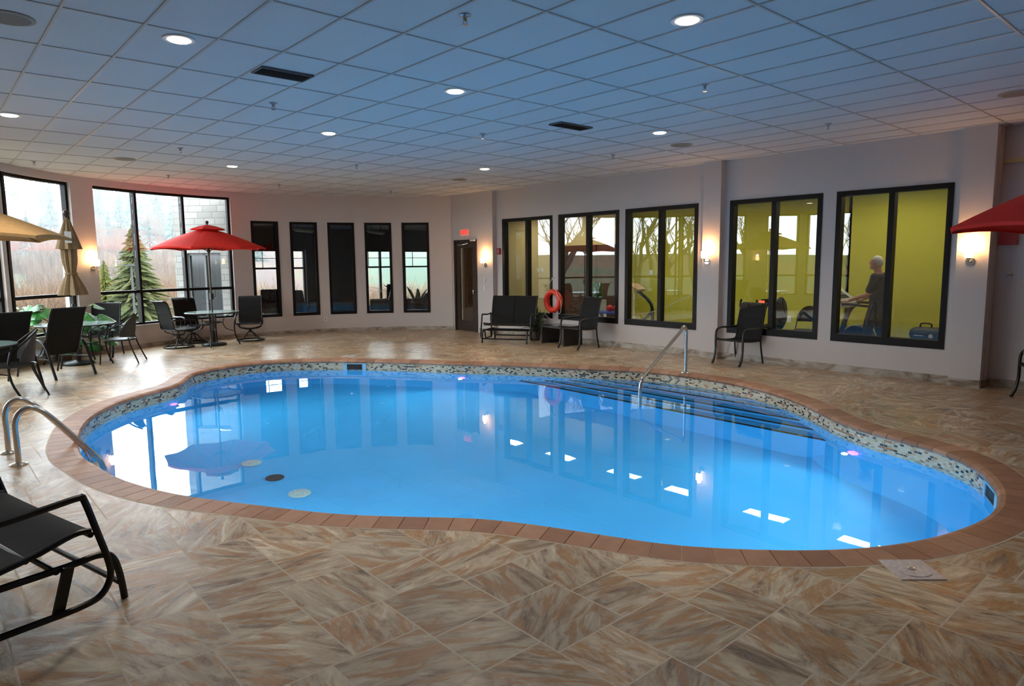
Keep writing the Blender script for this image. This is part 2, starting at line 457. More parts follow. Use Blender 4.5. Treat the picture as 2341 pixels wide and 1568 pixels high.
def straight_wall(name, p0, p1, th, holes, side=1, z0=0, z1=H, m=None, bands=None):
    """wall from p0 to p1; its body lies on the right-hand side of p0->p1; holes = (s0,s1,z0,z1)"""
    p0 = Vector((*p0, 0)); p1 = Vector((*p1, 0)); d = (p1-p0); L = d.length; d.normalize(); n = Vector((d.y, -d.x, 0))*th
    mb = MB(); ss = sorted({0, L, *[h[0] for h in holes], *[h[1] for h in holes]})
    for s0, s1 in zip(ss, ss[1:]):
        mid = (s0+s1)/2; hs = sorted([h for h in holes if h[0] < mid < h[1]], key=lambda h: h[2]); z = z0
        for h in hs+[None]:
            zt = h[2] if h else z1
            if zt > z+1e-4:
                a, b = p0+d*s0, p0+d*s1
                mb.hexa([a+Vector((0, 0, z)), b+Vector((0, 0, z)), b+n+Vector((0, 0, z)), a+n+Vector((0, 0, z))], [a+Vector((0, 0, zt)), b+Vector((0, 0, zt)), b+n+Vector((0, 0, zt)), a+n+Vector((0, 0, zt))])
            if h: z = h[3]
    return struct(mb.build(name, m or m_wall))

YW = [12.397, 10.71, 10.523, 8.834, 8.669, 7.015, 6.388, 4.802, 4.591, 3.036]
# right wall: runs from far to near so that its body lies outside (+X)
holes = [(12.62-YW[2*i], 12.62-YW[2*i+1], ZB, ZT) for i in range(5)]
straight_wall('wall_right', (W, 12.62), (W, 2.55), -.16, holes)
straight_wall('wall_right_near', (W+.2, 2.9), (W+.2, PY0), -.16, [])
def boxs(name, *a, m=None): return struct(MB().box(*a).build(name, m or m_wall))
boxs('trim_1', PIL, W+.01, 6.50, 6.845, 0, H)
boxs('trim_2', PIL, W+.2, 2.56, 2.93, 0, H)
DY0, DY1, DZ = 13.22, 14.16, 2.30
straight_wall('wall_door', (PIL, 14.53), (PIL, 12.62), -.25, [(14.53-DY1, 14.53-DY0, 0, DZ)])
straight_wall('wall_front', (W+.3, PY0), (-2.1, PY0), -.2, [])
straight_wall('wall_left', (-2.0, PY0), (-2.0, 11.2), -.3, [(11.6, 13.1, .5, 3.3)])
straight_wall('wall_left_bay', (-2.0, 11.2), (1.22, 14.0), -.3, [(.1, 1.25, .5, 3.3), (1.95, 4.2, .5, 3.3)])

def arc_wall():
    th = .3; mb = MB()
    ops = [(128, 144.4, .48, 3.29), (92.2, 122.9, .48, 3.29)]+[(a, b, .445, 2.765) for a, b in NW]
    cuts = sorted({38.6, 144.5, *[o[0] for o in ops], *[o[1] for o in ops]}); ss = []
    for a, b in zip(cuts, cuts[1:]):
        n = max(1, round((b-a)/1.0)); ss += [(a+(b-a)*i/n, a+(b-a)*(i+1)/n) for i in range(n)]
    for a, b in ss:
        mid = (a+b)/2; z = 0; hs = [o for o in ops if o[0] < mid < o[1]]
        P = [arc(a), arc(b), arc(b, AR+th), arc(a, AR+th)]
        for h in hs+[None]:
            zt = h[2] if h else H
            if zt > z: mb.hexa([(*p, z) for p in P], [(*p, zt) for p in P])
            if h: z = h[3]
    return struct(mb.build('wall_curved', m_wall))
NW = [(44.5, 51.4), (54.0, 60.7), (63.2, 69.7), (72.2, 78.7), (81.4, 87.8)]
arc_wall()
# wall end at the corner by the door
struct(MB().hexa([(*arc(38.6), 0), (*arc(41.0), 0), (*arc(41.0, AR+.3), 0), (PIL+.25, 14.5, 0)], [(*arc(38.6), H), (*arc(41.0), H), (*arc(41.0, AR+.3), H), (PIL+.25, 14.5, H)]).build('trim_3', m_wall))

# baseboards
def basebd(name, pts, h=.085, t=.012, closed=False):
    mb = MB()
    for i in range(len(pts)-1):
        a, b = Vector((*pts[i], 0)), Vector((*pts[i+1], 0)); d = (b-a).normalized(); n = Vector((-d.y, d.x, 0))*t
        mb.hexa([a, b, b+n, a+n], [a+Vector((0, 0, h)), b+Vector((0, 0, h)), b+n+Vector((0, 0, h)), a+n+Vector((0, 0, h))])
    return struct(mb.build(name, m_base))
basebd('baseboard_right', [(W+.2, PY0), (W+.2, 2.56), (PIL, 2.56), (PIL, 2.93), (W, 2.93), (W, 6.5), (PIL, 6.5), (PIL, 6.845), (W, 6.845), (W, 12.61), (PIL, 12.61), (PIL, DY0-.06)], .11)
basebd('baseboard_door', [(PIL, DY1+.06), (PIL, arc_pts[0][1])], .11)
basebd('baseboard_curved', arc_pts, .085)

# ---- windows on the curved wall
def arcbar(mb, a0, a1, z0, z1, r0, r1):
    n = max(1, round((a1-a0)/1.0))
    for i in range(n):
        a, b = a0+(a1-a0)*i/n, a0+(a1-a0)*(i+1)/n
        P = [arc(a, r0), arc(b, r0), arc(b, r1), arc(a, r1)]
        mb.hexa([(*p, z0) for p in P], [(*p, z1) for p in P])
def arc_pane(parent, a0, a1, z0, z1, m):
    n = max(2, round((a1-a0)/1.0)+1); vs = []; fs = []      # one closed thin shell, no inner faces
    for i in range(n):
        a = a0+(a1-a0)*i/(n-1); p, q = arc(a, AR+.10), arc(a, AR+.106)
        vs += [(*p, z0), (*p, z1), (*q, z1), (*q, z0)]
    for i in range(n-1):
        for k in range(4): fs.append((i*4+k, i*4+(k+1) % 4, i*4+4+(k+1) % 4, i*4+4+k))
    fs += [(0, 1, 2, 3), (n*4-1, n*4-2, n*4-3, n*4-4)]
    MB().add(vs, fs).build('pane', m, parent)
def big_window(idx, a0, a1, mull, z0, z1, zt):
    e = empty('window_%d' % idx, kind='structure'); w = .55; r0, r1 = AR+.06, AR+.16
    mb = MB(); arcbar(mb, a0+w, a1-w, z0, z0+.05, r0, r1); arcbar(mb, a0+w, a1-w, z1-.05, z1, r0, r1)
    arcbar(mb, a0, a0+w, z0, z1, r0, r1); arcbar(mb, a1-w, a1, z0, z1, r0, r1); mb.build('frame', m_black, e)
    for a in mull: 
        mb = MB(); arcbar(mb, a-w/2, a+w/2, z0, z1, r0-.02, r1); mb.build('mullion', m_black, e)
    mb = MB(); arcbar(mb, a0, a1, zt-.03, zt+.03, r0-.005, r1-.01); mb.build('transom', m_black, e)
    xs = [a0]+list(mull)+[a1]
    for i in range(len(xs)-1):
        arc_pane(e, xs[i]+.3, xs[i+1]-.3, z0+.03, zt-.02, m_pane); arc_pane(e, xs[i]+.3, xs[i+1]-.3, zt+.02, z1-.03, m_pane)
    # white inner sill
    mb = MB(); arcbar(mb, a0, a1, z0-.012, z0+.004, AR-.015, r0); mb.build('sill', m_wall, e)
big_window(1, 128, 144.4, (143.0,), .48, 3.29, 1.185)
big_window(2, 92.2, 122.9, (102.8, 113.3), .48, 3.29, 1.185)
for i, (a, b) in enumerate(NW):
    e = empty('window_%d' % (3+i), kind='structure'); z0, z1 = .445, 2.765; mb = MB(); w = .62; r0, r1 = AR-.012, AR+.13
    arcbar(mb, a+w, b-w, z0, z0+.07, r0, r1); arcbar(mb, a+w, b-w, z1-.06, z1, r0, r1); arcbar(mb, a, a+w, z0, z1, r0, r1); arcbar(mb, b-w, b, z0, z1, r0, r1)
    mb.build('frame', m_frame, e); arc_pane(e, a+.4, b-.4, z0+.04, z1-.04, m_gympane)

# ---- gym windows on the right wall
for i in range(5):
    y1, y0 = YW[2*i], YW[2*i+1]; e = empty('window_%d' % (8+i), kind='structure')
    mb = MB(); x0, x1 = W-.014, W+.12; w = .075
    mb.box(x0, x1, y0, y0+w, ZB, ZT); mb.box(x0, x1, y1-w, y1, ZB, ZT); mb.box(x0, x1, y0+w, y1-w, ZB, ZB+.115); mb.box(x0, x1, y0+w, y1-w, ZT-.07, ZT)
    mb.build('frame', m_frame, e)
    ym = (y0+y1)/2; MB().box(x0+.01, x1, ym-.04, ym+.04, ZB+.1, ZT-.06).build('mullion', m_frame, e)
    for a, b in ((y0+.06, ym-.03), (ym+.03, y1-.06)):
        MB().box(W+.05, W+.056, a, b, ZB+.1, ZT-.06).build('pane', m_gympane, e)
# ---- windows of the left wall
def flat_window(idx, p0, p1, s0, s1, z0, z1, zt, nm):
    e = empty('window_%d' % idx, kind='structure'); p0 = Vector((*p0, 0)); p1 = Vector((*p1, 0)); d = (p1-p0).normalized(); n = Vector((-d.y, d.x, 0))
    def bx(nm_, a, b, za, zb, t0, t1, m):
        A = [p0+d*a+n*t0, p0+d*b+n*t0, p0+d*b+n*t1, p0+d*a+n*t1]
        return MB().hexa([v+Vector((0, 0, za)) for v in A], [v+Vector((0, 0, zb)) for v in A]), m
    mb = MB()
    for a, b, za, zb in ((s0+.06, s1-.06, z0, z0+.05), (s0+.06, s1-.06, z1-.05, z1), (s0, s0+.06, z0, z1), (s1-.06, s1, z0, z1)):
        q, _ = bx('', a, b, za, zb, .06, .16, None); mb.add(q.v, q.f)
    mb.build('frame', m_black, e)
    q, _ = bx('', s0, s1, zt-.03, zt+.03, .055, .15, None); q.build('transom', m_black, e)
    for k in range(1, nm):
        a = s0+(s1-s0)*k/nm; q, _ = bx('', a-.03, a+.03, z0, z1, .04, .16, None); q.build('mullion', m_black, e)
    q, _ = bx('', s0+.03, s1-.03, z0+.03, z1-.03, .1, .106, None); q.build('pane', m_pane, e)
flat_window(13, (-2.0, PY0), (-2.0, 11.2), 11.6, 13.1, .5, 3.3, 1.19, 2)
flat_window(14, (-2.0, 11.2), (1.22, 14.0), .1, 1.25, .5, 3.3, 1.19, 1)
flat_window(15, (-2.0, 11.2), (1.22, 14.0), 1.95, 4.2, .5, 3.3, 1.19, 2)

# ---- the door
m_door = mat('dark_brown_door', (.030, .016, .010), .4, var=.2, scale=6)
d = empty('door_1', kind='structure')
mb = MB(); x0, x1 = PIL-.02, PIL+.12
mb.box(x0, x1, DY0, DY0+.06, 0, DZ); mb.box(x0, x1, DY1-.06, DY1, 0, DZ); mb.box(x0, x1, DY0+.06, DY1-.06, DZ-.06, DZ); mb.build('door_frame', m_door, d)
mb = MB(); x0, x1 = PIL+.01, PIL+.06; a, b = DY0+.065, DY1-.065
mb.box(x0, x1, a, a+.14, .01, DZ-.065); mb.box(x0, x1, b-.14, b, .01, DZ-.065); mb.box(x0, x1, a+.14, b-.14, .01, .27); mb.box(x0, x1, a+.14, b-.14, DZ-.2, DZ-.065)
leaf = mb.build('door_leaf', m_door, d)
MB().box(PIL+.03, PIL+.036, a+.13, b-.13, .26, DZ-.19).build('door_glass', m_gympane, leaf)
hb = MB(); hb.tube([(x0-.04, a+.07, .95), (x0-.05, a+.07, 1.0), (x0-.04, a+.07, 1.05)], .012); hb.tube([(x0, a+.07, 1.0), (x0-.05, a+.07, 1.0)], .012); hb.build('handle', m_chrome, leaf)
cb = MB(); cb.box(x0-.05, x0, b-.33, b-.10, DZ-.15, DZ-.10); cb.tube([(x0-.045, b-.22, DZ-.125), (x0-.09, b-.40, DZ-.125), (x0-.02, b-.52, DZ-.09)], .01, 6); cb.build('door_closer', m_chrome, leaf)
MB().box(PIL-.05, PIL-.02, DY0+.05, DY0+.22, DZ-.045, DZ-.005).build('door_sensor', m_white, d)

# ================================================================== POOL
def ring_strip(A, B, uvscale=1):
    pass
def uv_band(name, P, z0, z1, m, parent=None):
    me = bpy.data.meshes.new(name); n = len(P); vs = [(p.x, p.y, z0) for p in P]+[(p.x, p.y, z1) for p in P]
    fs = [(i, (i+1) % n, n+(i+1) % n, n+i) for i in range(n)]
    me.from_pydata(vs, [], fs); uvl = me.uv_layers.new(name='UVMap'); s = 0
    for i in range(n):
        L = (P[(i+1) % n]-P[i]).length
        for k, (u, v) in enumerate(((s, z0), (s+L, z0), (s+L, z1), (s, z1))): uvl.data[i*4+k].uv = (u, v+1)
        s += L
    me.materials.append(m); me.polygons.foreach_set('use_smooth', [True]*n)
    o = bpy.data.objects.new(name, me); COL.objects.link(o); 
    if parent: o.parent = parent
    return o
pool_e = empty('swimming_pool', (4.5, 6.2, 0), label='kidney-shaped indoor swimming pool with bright blue basin in the tiled floor', cat='pool')
def pp(o): o.location = (-4.5, -6.2, 0); return o
pp(uv_band('mosaic_tile_band', pool, -.30, -.035, m_mosaic, pool_e))['label'] = 'cream and dark mosaic tile band along the waterline'
DEEP = -1.55
mb = MB(); n = len(pool); low = offset(pool, .0); lowr = offset(pool, .28)
vs = [(p.x, p.y, -.30) for p in low]+[(p.x, p.y, DEEP+.3) for p in offset(pool, .02)]+[(p.x, p.y, DEEP+.08) for p in offset(pool, .12)]+[(p.x, p.y, DEEP) for p in lowr]
fs = []
for k in range(3):
    for i in range(n): fs.append((k*n+i, k*n+(i+1) % n, (k+1)*n+(i+1) % n, (k+1)*n+i))
fs.append(tuple(3*n+i for i in range(n)))
mb.add(vs, fs); pp(mb.build('basin', m_basin, pool_e, smooth=True))
# steps along the east bulge: each a slab whose front edge runs straight
m_stepline = mat('black_step_nosing', (.008, .008, .01), .4)
m_step = m_basin
def clip_x(P, x):     # part of the pool polygon with X > x
    out = []; N = len(P)
    for i in range(N):
        a, b = P[i-1], P[i]
        if (a.x > x) != (b.x > x):
            t = (x-a.x)/(b.x-a.x); out.append(a.lerp(b, t))
        if b.x > x: out.append(b)
    return out
for k, (x, z) in enumerate([(8.55, -.225), (8.32, -.345), (8.05, -.465), (7.84, -.585), (7.60, -.705)]):
    poly = clip_x(pool, x); 
    if len(poly) < 3: continue
    mb = MB(); mb.prism(poly, z-.115 if z > -.7 else DEEP+.01, z); st = pp(mb.build('step', m_step, pool_e))
    ys = [p.y for p in poly if p.x < x+.001]
    y0, y1 = min(ys), max(ys)
    MB().box(x-.004, x+.045, y0+.02, y1-.02, z-.02, z+.004).build('step_nosing', m_stepline, st)
# coping bricks
cl = resample(crom([tuple(p) for p in pool], 1, True), .168); N = len(cl); mb = MB()
dense = crom([tuple(p) for p in cl], 4, True)
prof = [(-COPW, -.05), (-COPW, 0.002), (-.03, .004), (.004, -.006), (.02, -.028), (.012, -.052), (-.02, -.055)]
M_ = len(dense)
for i in range(N):
    segs = []
    for k in range(5):
        idx = (i*4+k) % M_; p = dense[idx]; t = (dense[(idx+1) % M_]-dense[idx-1]).normalized(); nn = Vector((-t.y, t.x, 0))
        if k == 0: p = p+t*.0028
        if k == 4: p = p-t*.0028
        segs.append([(p+nn*a+Vector((0, 0, z))) for a, z in prof])
    L = len(prof); vs = [v for s_ in segs for v in s_]; fs = []
    for k in range(4):
        for j in range(L): fs.append((k*L+j, k*L+(j+1) % L, (k+1)*L+(j+1) % L, (k+1)*L+j))
    fs.append(tuple(range(L))); fs.append(tuple(4*L+j for j in range(L))[::-1])
    mb.add(vs, fs, 0, random.random()*.9+.05)
pp(mb.build('coping', m_coping, pool_e, smooth=False))['label'] = 'rounded terracotta brick coping'
mb = MB(); Oo, Ii = offset(pool, -COPW-.012), offset(pool, -.004); n = len(pool)
mb.add([(p.x, p.y, -.006) for p in Oo]+[(p.x, p.y, -.006) for p in Ii]+[(p.x, p.y, -.06) for p in Ii], [(i, (i+1) % n, n+(i+1) % n, n+i) for i in range(n)]+[(n+i, n+(i+1) % n, 2*n+(i+1) % n, 2*n+i) for i in range(n)])
mb.add([(p.x, p.y, .001) for p in offset(pool, -COPW-.012)]+[(p.x, p.y, .001) for p in offset(pool, -COPW+.001)], [(i, (i+1) % n, n+(i+1) % n, n+i) for i in range(n)])
pp(mb.build('coping_grout', m_grout, pool_e))
# water surface
me = bpy.data.meshes.new('water'); me.from_pydata([(p.x, p.y, WATER) for p in pool], [], [tuple(range(len(pool)))])
me.materials.append(m_water); wo = bpy.data.objects.new('water', me); COL.objects.link(wo)
bm = bmesh.new(); bm.from_mesh(me); bmesh.ops.recalc_face_normals(bm, faces=bm.faces)
for f_ in bm.faces:
    if f_.normal.z < 0: f_.normal_flip()
bm.to_mesh(me); bm.free()
wo.parent = pool_e; wo.location = (-4.5, -6.2, 0); wo['label'] = 'still blue water with mirror reflections'
# drains
m_drain = mat('pale_drain_grate', (.45, .55, .5), .5, var=.5, scale=60)
for nm, (x, y), m_, r in (('drain_grate', (2.79, 7.78), m_drain, .115), ('drain_grate', (2.83, 6.56), m_drain, .115), ('main_drain', (2.81, 7.15), m_dark, .10)):
    MB().lathe([(r, 0), (r, .012), (r*.9, .02)], (x-4.5, y-6.2, DEEP), 28).build(nm, m_, pool_e, loc=(0, 0, 0))
# underwater lamps
m_lamp_pink = mat('pink_pool_lamp_lens', (.9, .3, .9), .3, emit=(.75, .08, .9), es=5)
def pool_lamp(x, y, power=60, sp=True):
    # nearest pool wall point
    i = min(range(len(pool)), key=lambda k: (pool[k]-Vector((x, y, 0))).length)
    p = pool[i]; t = (pool[(i+1) % len(pool)]-pool[i-1]).normalized(); nn = Vector((-t.y, t.x, 0))
    z = -.62
    c = p+nn*.03+Vector((0, 0, z))
    lens = MB(); lens.tube([c-nn*.03, c+nn*.02], .055, 20)
    lo = lens.build('pool_lamp', m_lamp_pink, pool_e); lo.location = (-4.5, -6.2, 0); lo['label'] = 'glowing magenta underwater lamp'
    ld = bpy.data.lights.new('underwater_light', 'SPOT'); ld.energy = power; ld.color = (.75, .93, 1); ld.spot_size = radians(165); ld.spot_blend = 1; ld.shadow_soft_size = .03
    l = bpy.data.objects.new('underwater_light', ld); COL.objects.link(l); l.location = c+nn*.10
    l.rotation_euler = (nn+Vector((0, 0, -.25))).to_track_quat('-Z', 'Y').to_euler()
POOLW = 128
pool_lamp(2.72, 10.4, POOLW); pool_lamp(7.18, 9.41, POOLW); pool_lamp(7.34, 2.82, POOLW)
pool_lamp(2.0, 4.3, POOLW); pool_lamp(4.3, 1.4, POOLW); pool_lamp(1.1, 7.2, POOLW)
# skimmers
m_skim = mat('pale_blue_skimmer_plastic', (.30, .55, .70), .4)
def skimmer(x, y, lbl):
    i = min(range(len(pool)), key=lambda k: (pool[k]-Vector((x, y, 0))).length)
    p = pool[i]; t = (pool[(i+1) % len(pool)]-pool[i-1]).normalized(); nn = Vector((-t.y, t.x, 0)); R = Matrix((t, nn, Vector((0, 0, 1)))).transposed()
    e = empty('pool_skimmer', p, label=lbl, cat='pool skimmer')
    mb = MB(); mb.cbox((0, 0, -.11), (.42, .03, .02), R); mb.cbox(R @ Vector((0, .006, -.065)), (.42, .03, .016), R)
    mb.cbox(R @ Vector((-.18, .006, -.125)), (.07, .03, .13), R); mb.cbox(R @ Vector((.18, .006, -.125)), (.07, .03, .13), R); mb.cbox(R @ Vector((0, .006, -.19)), (.42, .03, .02), R); mb.v = mb.v[8:]; mb.f = [tuple(i-8 for i in f) for f in mb.f[6:]]; mb.m = mb.m[6:]; mb.r = mb.r[6:]
    mb.build('frame', m_skim, e)
    mb = MB(); mb.cbox(R @ Vector((0, .001, -.12)), (.3, .02, .12), R); mb.build('throat', m_dark, e)
skimmer(5.95, 11.0, 'pale blue skimmer mouth in the far pool wall below the left deck plate')
skimmer(6.25, 1.36, 'pale blue skimmer mouth in the mosaic band at the right end of the pool')
def skim_lid(c, rz, lbl, s=.29):
    e = empty('skimmer_lid', (c[0], c[1], 0), rz, label=lbl, cat='skimmer lid')
    m_lid = mat('white_textured_plastic', (.62, .55, .53), .4, var=.2, scale=40, bump=.3)
    MB().box(-s/2, s/2, -s/2, s/2, .0, .006).build('plate', m_lid, e)
    MB().lathe([(s*.40, .005), (s*.40, .009), (s*.385, .009)], n=36).build('round_cover', m_lid, e)
    MB().lathe([(.022, .008), (.022, .012), (.012, .013)], n=14).build('screw', m_chrome, e)
skim_lid((4.04, 1.24), radians(-42), 'white square skimmer lid in the floor near the front right of the pool', .245)
skim_lid((6.06, 11.50), radians(40), 'white square skimmer lid in the floor at the far end of the pool', .245)
# ================================================================== CEILING FITTINGS
m_lens = mat('lit_lamp_lens', (1, 1, 1), .4, emit=(1, .86, .68), es=9)
m_trim = mat('white_lamp_trim', (.8, .78, .74), .4)
DOWN = 95
def downlight(x, y, lbl, grp='round recessed ceiling lamps'):
    e = empty('ceiling_lamp', (x, y, H), label=lbl, cat='ceiling lamp', group=grp)
    MB().lathe([(.115, -.001), (.115, -.012), (.085, -.012), (.085, -.003)], n=28).build('trim_ring', m_trim, e)
    MB().lathe([(.086, -.004), (.07, -.02), (.001, -.026)], n=24).build('lens', m_lens, e)
    ld = bpy.data.lights.new('downlight', 'SPOT'); ld.energy = DOWN; ld.color = (1, .85, .66); ld.spot_size = radians(150); ld.spot_blend = .9; ld.shadow_soft_size = .08
    l = bpy.data.objects.new('downlight', ld); COL.objects.link(l); l.location = (x, y, H-.05)
for x, y, lbl in [(1.67, 5.67, 'large lit round ceiling lamp at the upper left, left of the wide dark vent'), (.98, 9.61, 'lit round ceiling lamp cut by the left edge of the photo'),
                  (4.21, 5.6, 'lit round ceiling lamp high above the middle of the pool'), (4.24, 8.39, 'lit round ceiling lamp left of centre, between the wide dark vent and the red umbrella'),
                  (4.32, 12.17, 'small lit round ceiling lamp above the open red umbrella'), (7.98, 9.77, 'small lit round ceiling lamp above the exit sign'),
                  (7.61, 5.64, 'lit round ceiling lamp just right of the smaller dark vent'), (4.28, 2.95, 'largest lit round ceiling lamp, at the top right of the centre')]:
    downlight(x, y, lbl)
def vent(x0, x1, y0, y1, lbl):
    e = empty('ceiling_vent', ((x0+x1)/2, (y0+y1)/2, H), label=lbl, cat='vent'); w, h = (x1-x0)/2, (y1-y0)/2
    mb = MB(); 
    for a in ((-w, w, -h, -h+.015), (-w, w, h-.015, h), (-w, -w+.015, -h+.015, h-.015), (w-.015, w, -h+.015, h-.015)): mb.box(*a, -.018, -.001)
    mb.build('frame', mat('grey_vent_metal', (.10, .09, .085), .5), e)
    MB().box(-w+.01, w-.01, -h+.01, h-.01, -.008, -.001).build('backing', m_dark, e)
    mb = MB(); n = 7
    for i in range(n):
        y = -h+.02+(2*h-.04)*(i+.5)/n; mb.hexa([(-w+.01, y-.006, -.016), (w-.01, y-.006, -.016), (w-.01, y-.002, -.016), (-w+.01, y-.002, -.016)], [(-w+.01, y+.002, -.006), (w-.01, y+.002, -.006), (w-.01, y+.006, -.006), (-w+.01, y+.006, -.006)])
    mb.build('slats', mat('vent_slat_metal', (.07, .062, .06), .5), e)
vent(2.41, 2.89, 5.96, 6.20, 'long dark grille in the ceiling, the nearer and larger of the two')
vent(6.09, 6.66, 5.97, 6.19, 'dark ceiling grille right of centre, the smaller and farther of the two')
for i, (x, y) in enumerate([(3.02, 3.89), (3.03, 7.23), (3.1, 10.79), (1.65, 13.54), (5.84, 7.18), (5.92, 10.74), (6.05, 14.33), (8.63, 14.06), (8.58, 7.26), (5.93, 3.87), (8.81, 3.95), (3.81, 14.11)]):
    where = ['near the top centre of the photo', 'below the larger dark vent', 'above the big left window, right of the round speaker', 'far left above the leftmost window', 'left of the smaller dark vent', 'straight above the middle narrow window', 'above the narrow windows left of centre', 'close to the corner by the exit door', 'right of the smaller vent beside the round speaker', 'right of the smaller vent towards the camera', 'far right above the gym windows', 'by the lamp above the red umbrella'][i]
    e = empty('sprinkler_head', (x, y, H), label='small metal ceiling sprinkler '+where, cat='sprinkler', group='ceiling sprinklers')
    MB().lathe([(.042, -.001), (.04, -.008), (.018, -.012), (.014, -.035), (.008, -.045)], n=16).build('body', m_grey if i else m_chrome, e)
    mb = MB(); mb.tube([(.012, 0, -.03), (.018, 0, -.05), (.006, 0, -.066)], .003, 6); mb.tube([(-.012, 0, -.03), (-.018, 0, -.05), (-.006, 0, -.066)], .003, 6); mb.lathe([(.02, -.066), (.02, -.07)], n=12); mb.build('deflector', m_chrome, e)
for i, (x, y) in enumerate([(8.68, 6.04), (8.59, 11.34), (2.72, 12.42), (8.78, 2.0), (.65, 5.94)]):
    where = ['right of the smaller vent', 'in front of the exit door corner', 'above the big window on the left', 'dim, at the right edge near the red umbrella', 'dim, in the top left corner'][i]
    e = empty('ceiling_speaker', (x, y, H), label='flat round ceiling speaker '+where, cat='speaker', group='round ceiling speakers')
    MB().lathe([(.16, -.001), (.16, -.008), (.145, -.012)], n=32).build('rim', mat('beige_speaker_rim', (.30, .26, .21), .5), e)
    MB().lathe([(.145, -.009), (.13, -.013), (.01, -.014)], n=28).build('grille', mat('beige_speaker_grille', (.22, .19, .155), .7), e)

# ================================================================== WALL FITTINGS
m_shade = mat('lit_frosted_glass_shade', (1, .9, .75), .3, emit=(1, .62, .28), es=9)
SC = 12
def sconce(p, ang, lbl):   # ang = direction the lamp faces (degrees)
    e = empty('wall_sconce', p, radians(ang), label=lbl, cat='wall lamp', group='wall sconces with frosted shades')
    mb = MB(); mb.tube([(0, 0, -.085), (.018, 0, -.085)], .055, 20); mb.build('back_plate', m_chrome, e)
    mb = MB(); mb.tube([(.015, 0, -.085), (.07, 0, -.095), (.10, 0, -.07), (.10, 0, -.045)], .009, 8, smooth=4); mb.lathe([(.012, -.06), (.03, -.045), (.032, -.03)], (.10, 0, 0), 16); mb.build('arm', m_chrome, e)
    mb = MB(); mb.lathe([(.03, -.04), (.052, -.03), (.058, .0), (.060, .085), (.056, .085), (.05, .0), (.03, -.025)], (.10, 0, 0), 24); mb.build('lamp_shade', m_shade, e, smooth=True)
    ld = bpy.data.lights.new('sconce_bulb', 'POINT'); ld.energy = SC; ld.color = (1, .50, .20); ld.shadow_soft_size = .03
    l = bpy.data.objects.new('sconce_bulb', ld); COL.objects.link(l)
    l.location = Vector(p)+Vector((cos(radians(ang))*.10, sin(radians(ang))*.10, .13))
sconce((PIL, 12.88, 1.75), 180, 'lit frosted wall sconce right of the exit door')
sconce((PIL, 6.73, 1.80), 180, 'lit frosted wall sconce between the third and fourth gym windows')
sconce((PIL, 2.76, 1.77), 180, 'lit frosted wall sconce on the pillar under the right red umbrella')
ax, ay = arc(124.3); sconce((ax, ay, 1.76), 124.3+180, 'lit frosted wall sconce beside the closed tan umbrella')
sconce((-.793, 12.25, 1.76), -49, 'lit frosted wall sconce mirrored in the gym glass')
# exit sign
m_sortie = mat('lit_red_exit_letters', (1, .1, .05), .4, emit=(1, .012, .010), es=.9)
m_signface = mat('exit_sign_pink_face', (.62, .42, .36), .4, emit=(1, .32, .25), es=.16)
e = empty('exit_sign', (PIL, 13.67, 2.475), label='red lit sign reading SORTIE above the dark door', cat='exit sign')
MB().box(-.05, -.001, -.165, .165, -.085, .085).build('housing', m_signface, e)
cu = bpy.data.curves.new('letters', 'FONT'); cu.body = 'SORTIE'; cu.size = .15; cu.extrude = .002; cu.offset = .003; cu.align_x = 'CENTER'; cu.align_y = 'CENTER'
to_ = bpy.data.objects.new('letters_source', cu); lme = bpy.data.meshes.new_from_object(to_); bpy.data.objects.remove(to_); lt = bpy.data.objects.new('letters', lme); COL.objects.link(lt); lt.parent = e; lt.location = (-.053, 0, 0); lt.rotation_euler = (radians(90), 0, radians(-90)); lt.scale = (.56, 1, 1); lme.materials.clear(); lme.materials.append(m_sortie)
# alarms, switches, outlets
m_alarm = mat('red_alarm_plastic', (.42, .015, .012), .4)
def plate(name, p, s, m, lbl, cat, ang=180, btn=None, dep=.02):
    e = empty(name, p, radians(ang), label=lbl, cat=cat)
    mb = MB(); mb.box(0, dep, -s[0]/2, s[0]/2, -s[1]/2, s[1]/2); mb.build('cover', m, e)
    if btn: MB().box(dep, dep+.008, -s[0]*.22, s[0]*.22, -s[1]*.3, s[1]*.3).build(btn[0], btn[1], e)
    return e
plate('fire_alarm', (W, 12.51, 1.99), (.10, .15), m_alarm, 'small red fire alarm box on the wall left of the first gym window', 'fire alarm', btn=('lens', m_grey), dep=.045)
plate('alarm_horn', (W+.2, 2.43, 1.99), (.20, .20), m_alarm, 'red square alarm horn under the right red umbrella', 'alarm horn', btn=('speaker_grille', m_alarm), dep=.06)
e = empty('shower_knob', (W+.2, 2.39, 1.50), radians(180), label='small chrome wall knob on the far right wall', cat='wall knob'); MB().tube([(0, 0, 0), (.012, 0, 0)], .035, 18).build('flange', m_chrome, e); mb = MB(); mb.tube([(.01, 0, 0), (.05, 0, 0)], .018, 12); mb.ball((.055, 0, 0), .024); mb.build('knob', m_chrome, e)
plate('light_switch', (PIL, 12.93, 1.30), (.075, .12), m_white, 'upper white switch plate on the wall below the sconce by the door', 'switch', btn=('rocker', m_white), dep=.008)
plate('light_switch', (PIL, 12.93, 1.12), (.075, .12), m_white, 'lower white switch plate on the wall below the sconce by the door', 'switch', btn=('rocker', m_white), dep=.008)
ox_, oy_ = arc(71); plate('wall_outlet', (ox_, oy_, .335), (.07, .11), m_white, 'white wall outlet between the second and third narrow windows', 'outlet', 71+180, ('socket', m_grey), .008)

